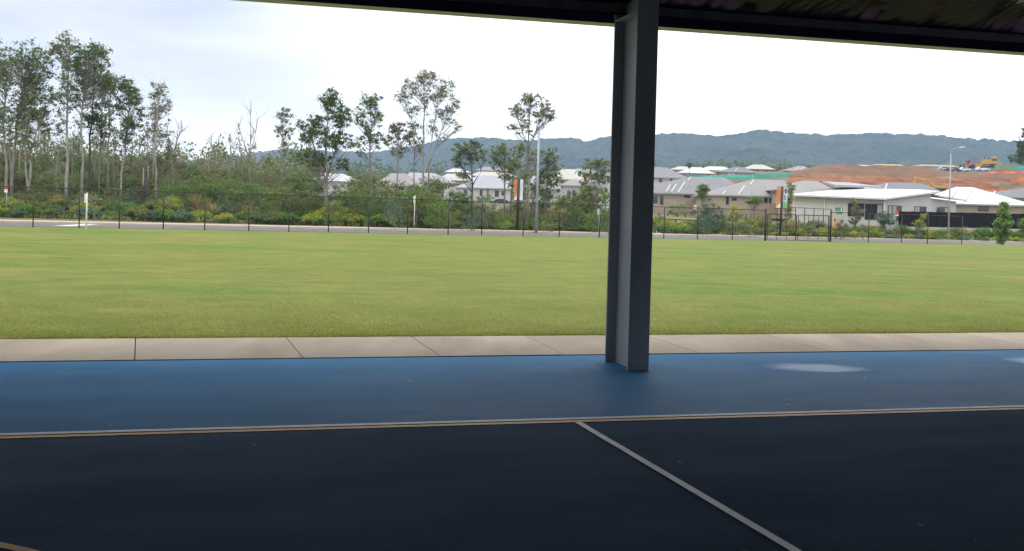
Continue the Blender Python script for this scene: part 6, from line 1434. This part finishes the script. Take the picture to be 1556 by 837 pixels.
# --- far masses of trees
def far_wood(name, label, u0, u1, y0, y1, n, h0, h1, fol, size, k, seed, wide=3.0):
    r = np.random.RandomState(seed); u = u0 + (u1 - u0) * r.rand(n); y = y0 + (y1 - y0) * r.rand(n); x = (u - CX) / F * y
    h = h0 + (h1 - h0) * r.rand(n) ** 1.4; z = HT(x, y); C, RR = [], []
    for i in range(n):
        for j in range(4):
            C.append((x[i] + r.randn() * wide * .5, y[i] + r.randn() * wide * .5, z[i] + h[i] * (.35 + .6 * r.rand()))); q = wide * (.35 + .35 * r.rand()); RR.append((q, q, min(q * .8, h[i] * .3)))
    # trunks are lost in the mass; low growth fills it to the ground
    for i in range(n): C.append((x[i], y[i], z[i] + h[i] * .2)); RR.append((wide * .7, wide * .7, h[i] * .25))
    mi = np.repeat(r.randint(0, len(fol), n), 4 * k); mi = np.concatenate([mi, np.repeat(r.randint(0, len(fol), n), k)])
    o = quads_mesh(name, leafq(C, RR, k, size, size * .6, r, .1), fol, midx=mi); tag(o, label, 'wood', kind='stuff')
far_wood('woodland', 'dense mass of wood filling in behind the trees at the left', -80, 480, 135, 190, 250, 5, 10.5, [FO_dark, FO_brown, FO_gum], .42, 34, 1, 2.6)
far_wood('woodland', 'far band of dark trees at the foot of the hills', -150, 1010, 470, 640, 420, 10, 17, [FO_dark, FO_gum, FO_dark], 1.5, 22, 2, 6)
far_wood('woodland', 'strip of trees at the foot of the hill beyond the hillside houses', 980, 1330, 480, 560, 60, 5, 8, [FO_dark, FO_gum], 1.2, 20, 3, 5)
# --- grass blades near the concrete path
def turf():
    r = np.random.RandomState(9); n = 110000
    s_ = -8.5 + 26 * r.rand(n); t_ = GE + 0.02 + 5.5 * r.rand(n) ** 3.0 - .05 * r.rand(n)
    p0 = A0 + E1 * s_[:, None] + E2 * t_[:, None]; p0[:, 2] = .004
    a = r.rand(n) * 6.283; tl = .2 + r.rand(n) * 1.0; ln = .016 + .026 * r.rand(n) * (0.6 + .8 * vnoise(s_ * 2.5 + 60, t_ * 2.5 + 60, 31))
    dv = np.stack([np.cos(a) * np.sin(tl), np.sin(a) * np.sin(tl), np.cos(tl)], 1); p2 = p0 + dv * ln[:, None]
    b = np.stack([-np.sin(a), np.cos(a), 0 * a], 1) * .0045; m = (p0 + p2) / 2 + [0, 0, .005]
    fo = foliage('leaf_turf', (0.10, 0.118, 0.027), (0.14, 0.15, 0.040), (0.21, 0.185, 0.072), .45)
    o = quads_mesh('turf_grass', np.stack([p0, m + b, p2, m - b], 1), fo); tag(o, 'short mown grass blades at the edge of the concrete path', 'grass', kind='stuff')
turf()

# --- bits of leaf and grit blown onto the court
def litter():
    r = np.random.RandomState(17); n = 150
    s_ = -6 + 20 * r.rand(n); t_ = -0.15 - 8.5 * r.rand(n) ** 1.1; c = A0 + E1 * s_[:, None] + E2 * t_[:, None]; c[:, 2] = 0.012
    a = r.rand(n) * 6.283; l = .008 + .022 * r.rand(n) ** 2; w_ = l * (.25 + .4 * r.rand(n))
    d = np.stack([np.cos(a) * l, np.sin(a) * l, .006 * r.rand(n)], 1); e = np.stack([-np.sin(a) * w_, np.cos(a) * w_, 0 * a], 1)
    ms = [mat('litter_tan', (.42, .33, .22), .9), mat('litter_grey', (.45, .45, .44), .9), mat('litter_brown', (.20, .10, .05), .9)]
    o = quads_mesh('leaf_litter', np.stack([c - d, c + e, c + d, c - e], 1), ms, midx=r.choice([0, 1, 1, 2], n)); tag(o, 'scattered bits of dry leaf and grit lying on the court floor', 'litter', kind='stuff')
litter()

# ------------------------------------------------------------------ air
hz = MB(); hz.box(-4100, 4100, -650, 3300, -1.2, 330)
M_haze = bpy.data.materials.new('haze'); M_haze.use_nodes = True; _t = M_haze.node_tree; _t.nodes.clear()
_o = _t.nodes.new('ShaderNodeOutputMaterial'); _v = _t.nodes.new('ShaderNodeVolumePrincipled')
_v.inputs['Color'].default_value = (0.46, 0.68, 1.0, 1); _v.inputs['Density'].default_value = 0.00025; _v.inputs['Anisotropy'].default_value = 0.0
_t.links.new(_v.outputs[0], _o.inputs['Volume'])
o = hz.build('haze', M_haze); tag(o, kind='stuff')
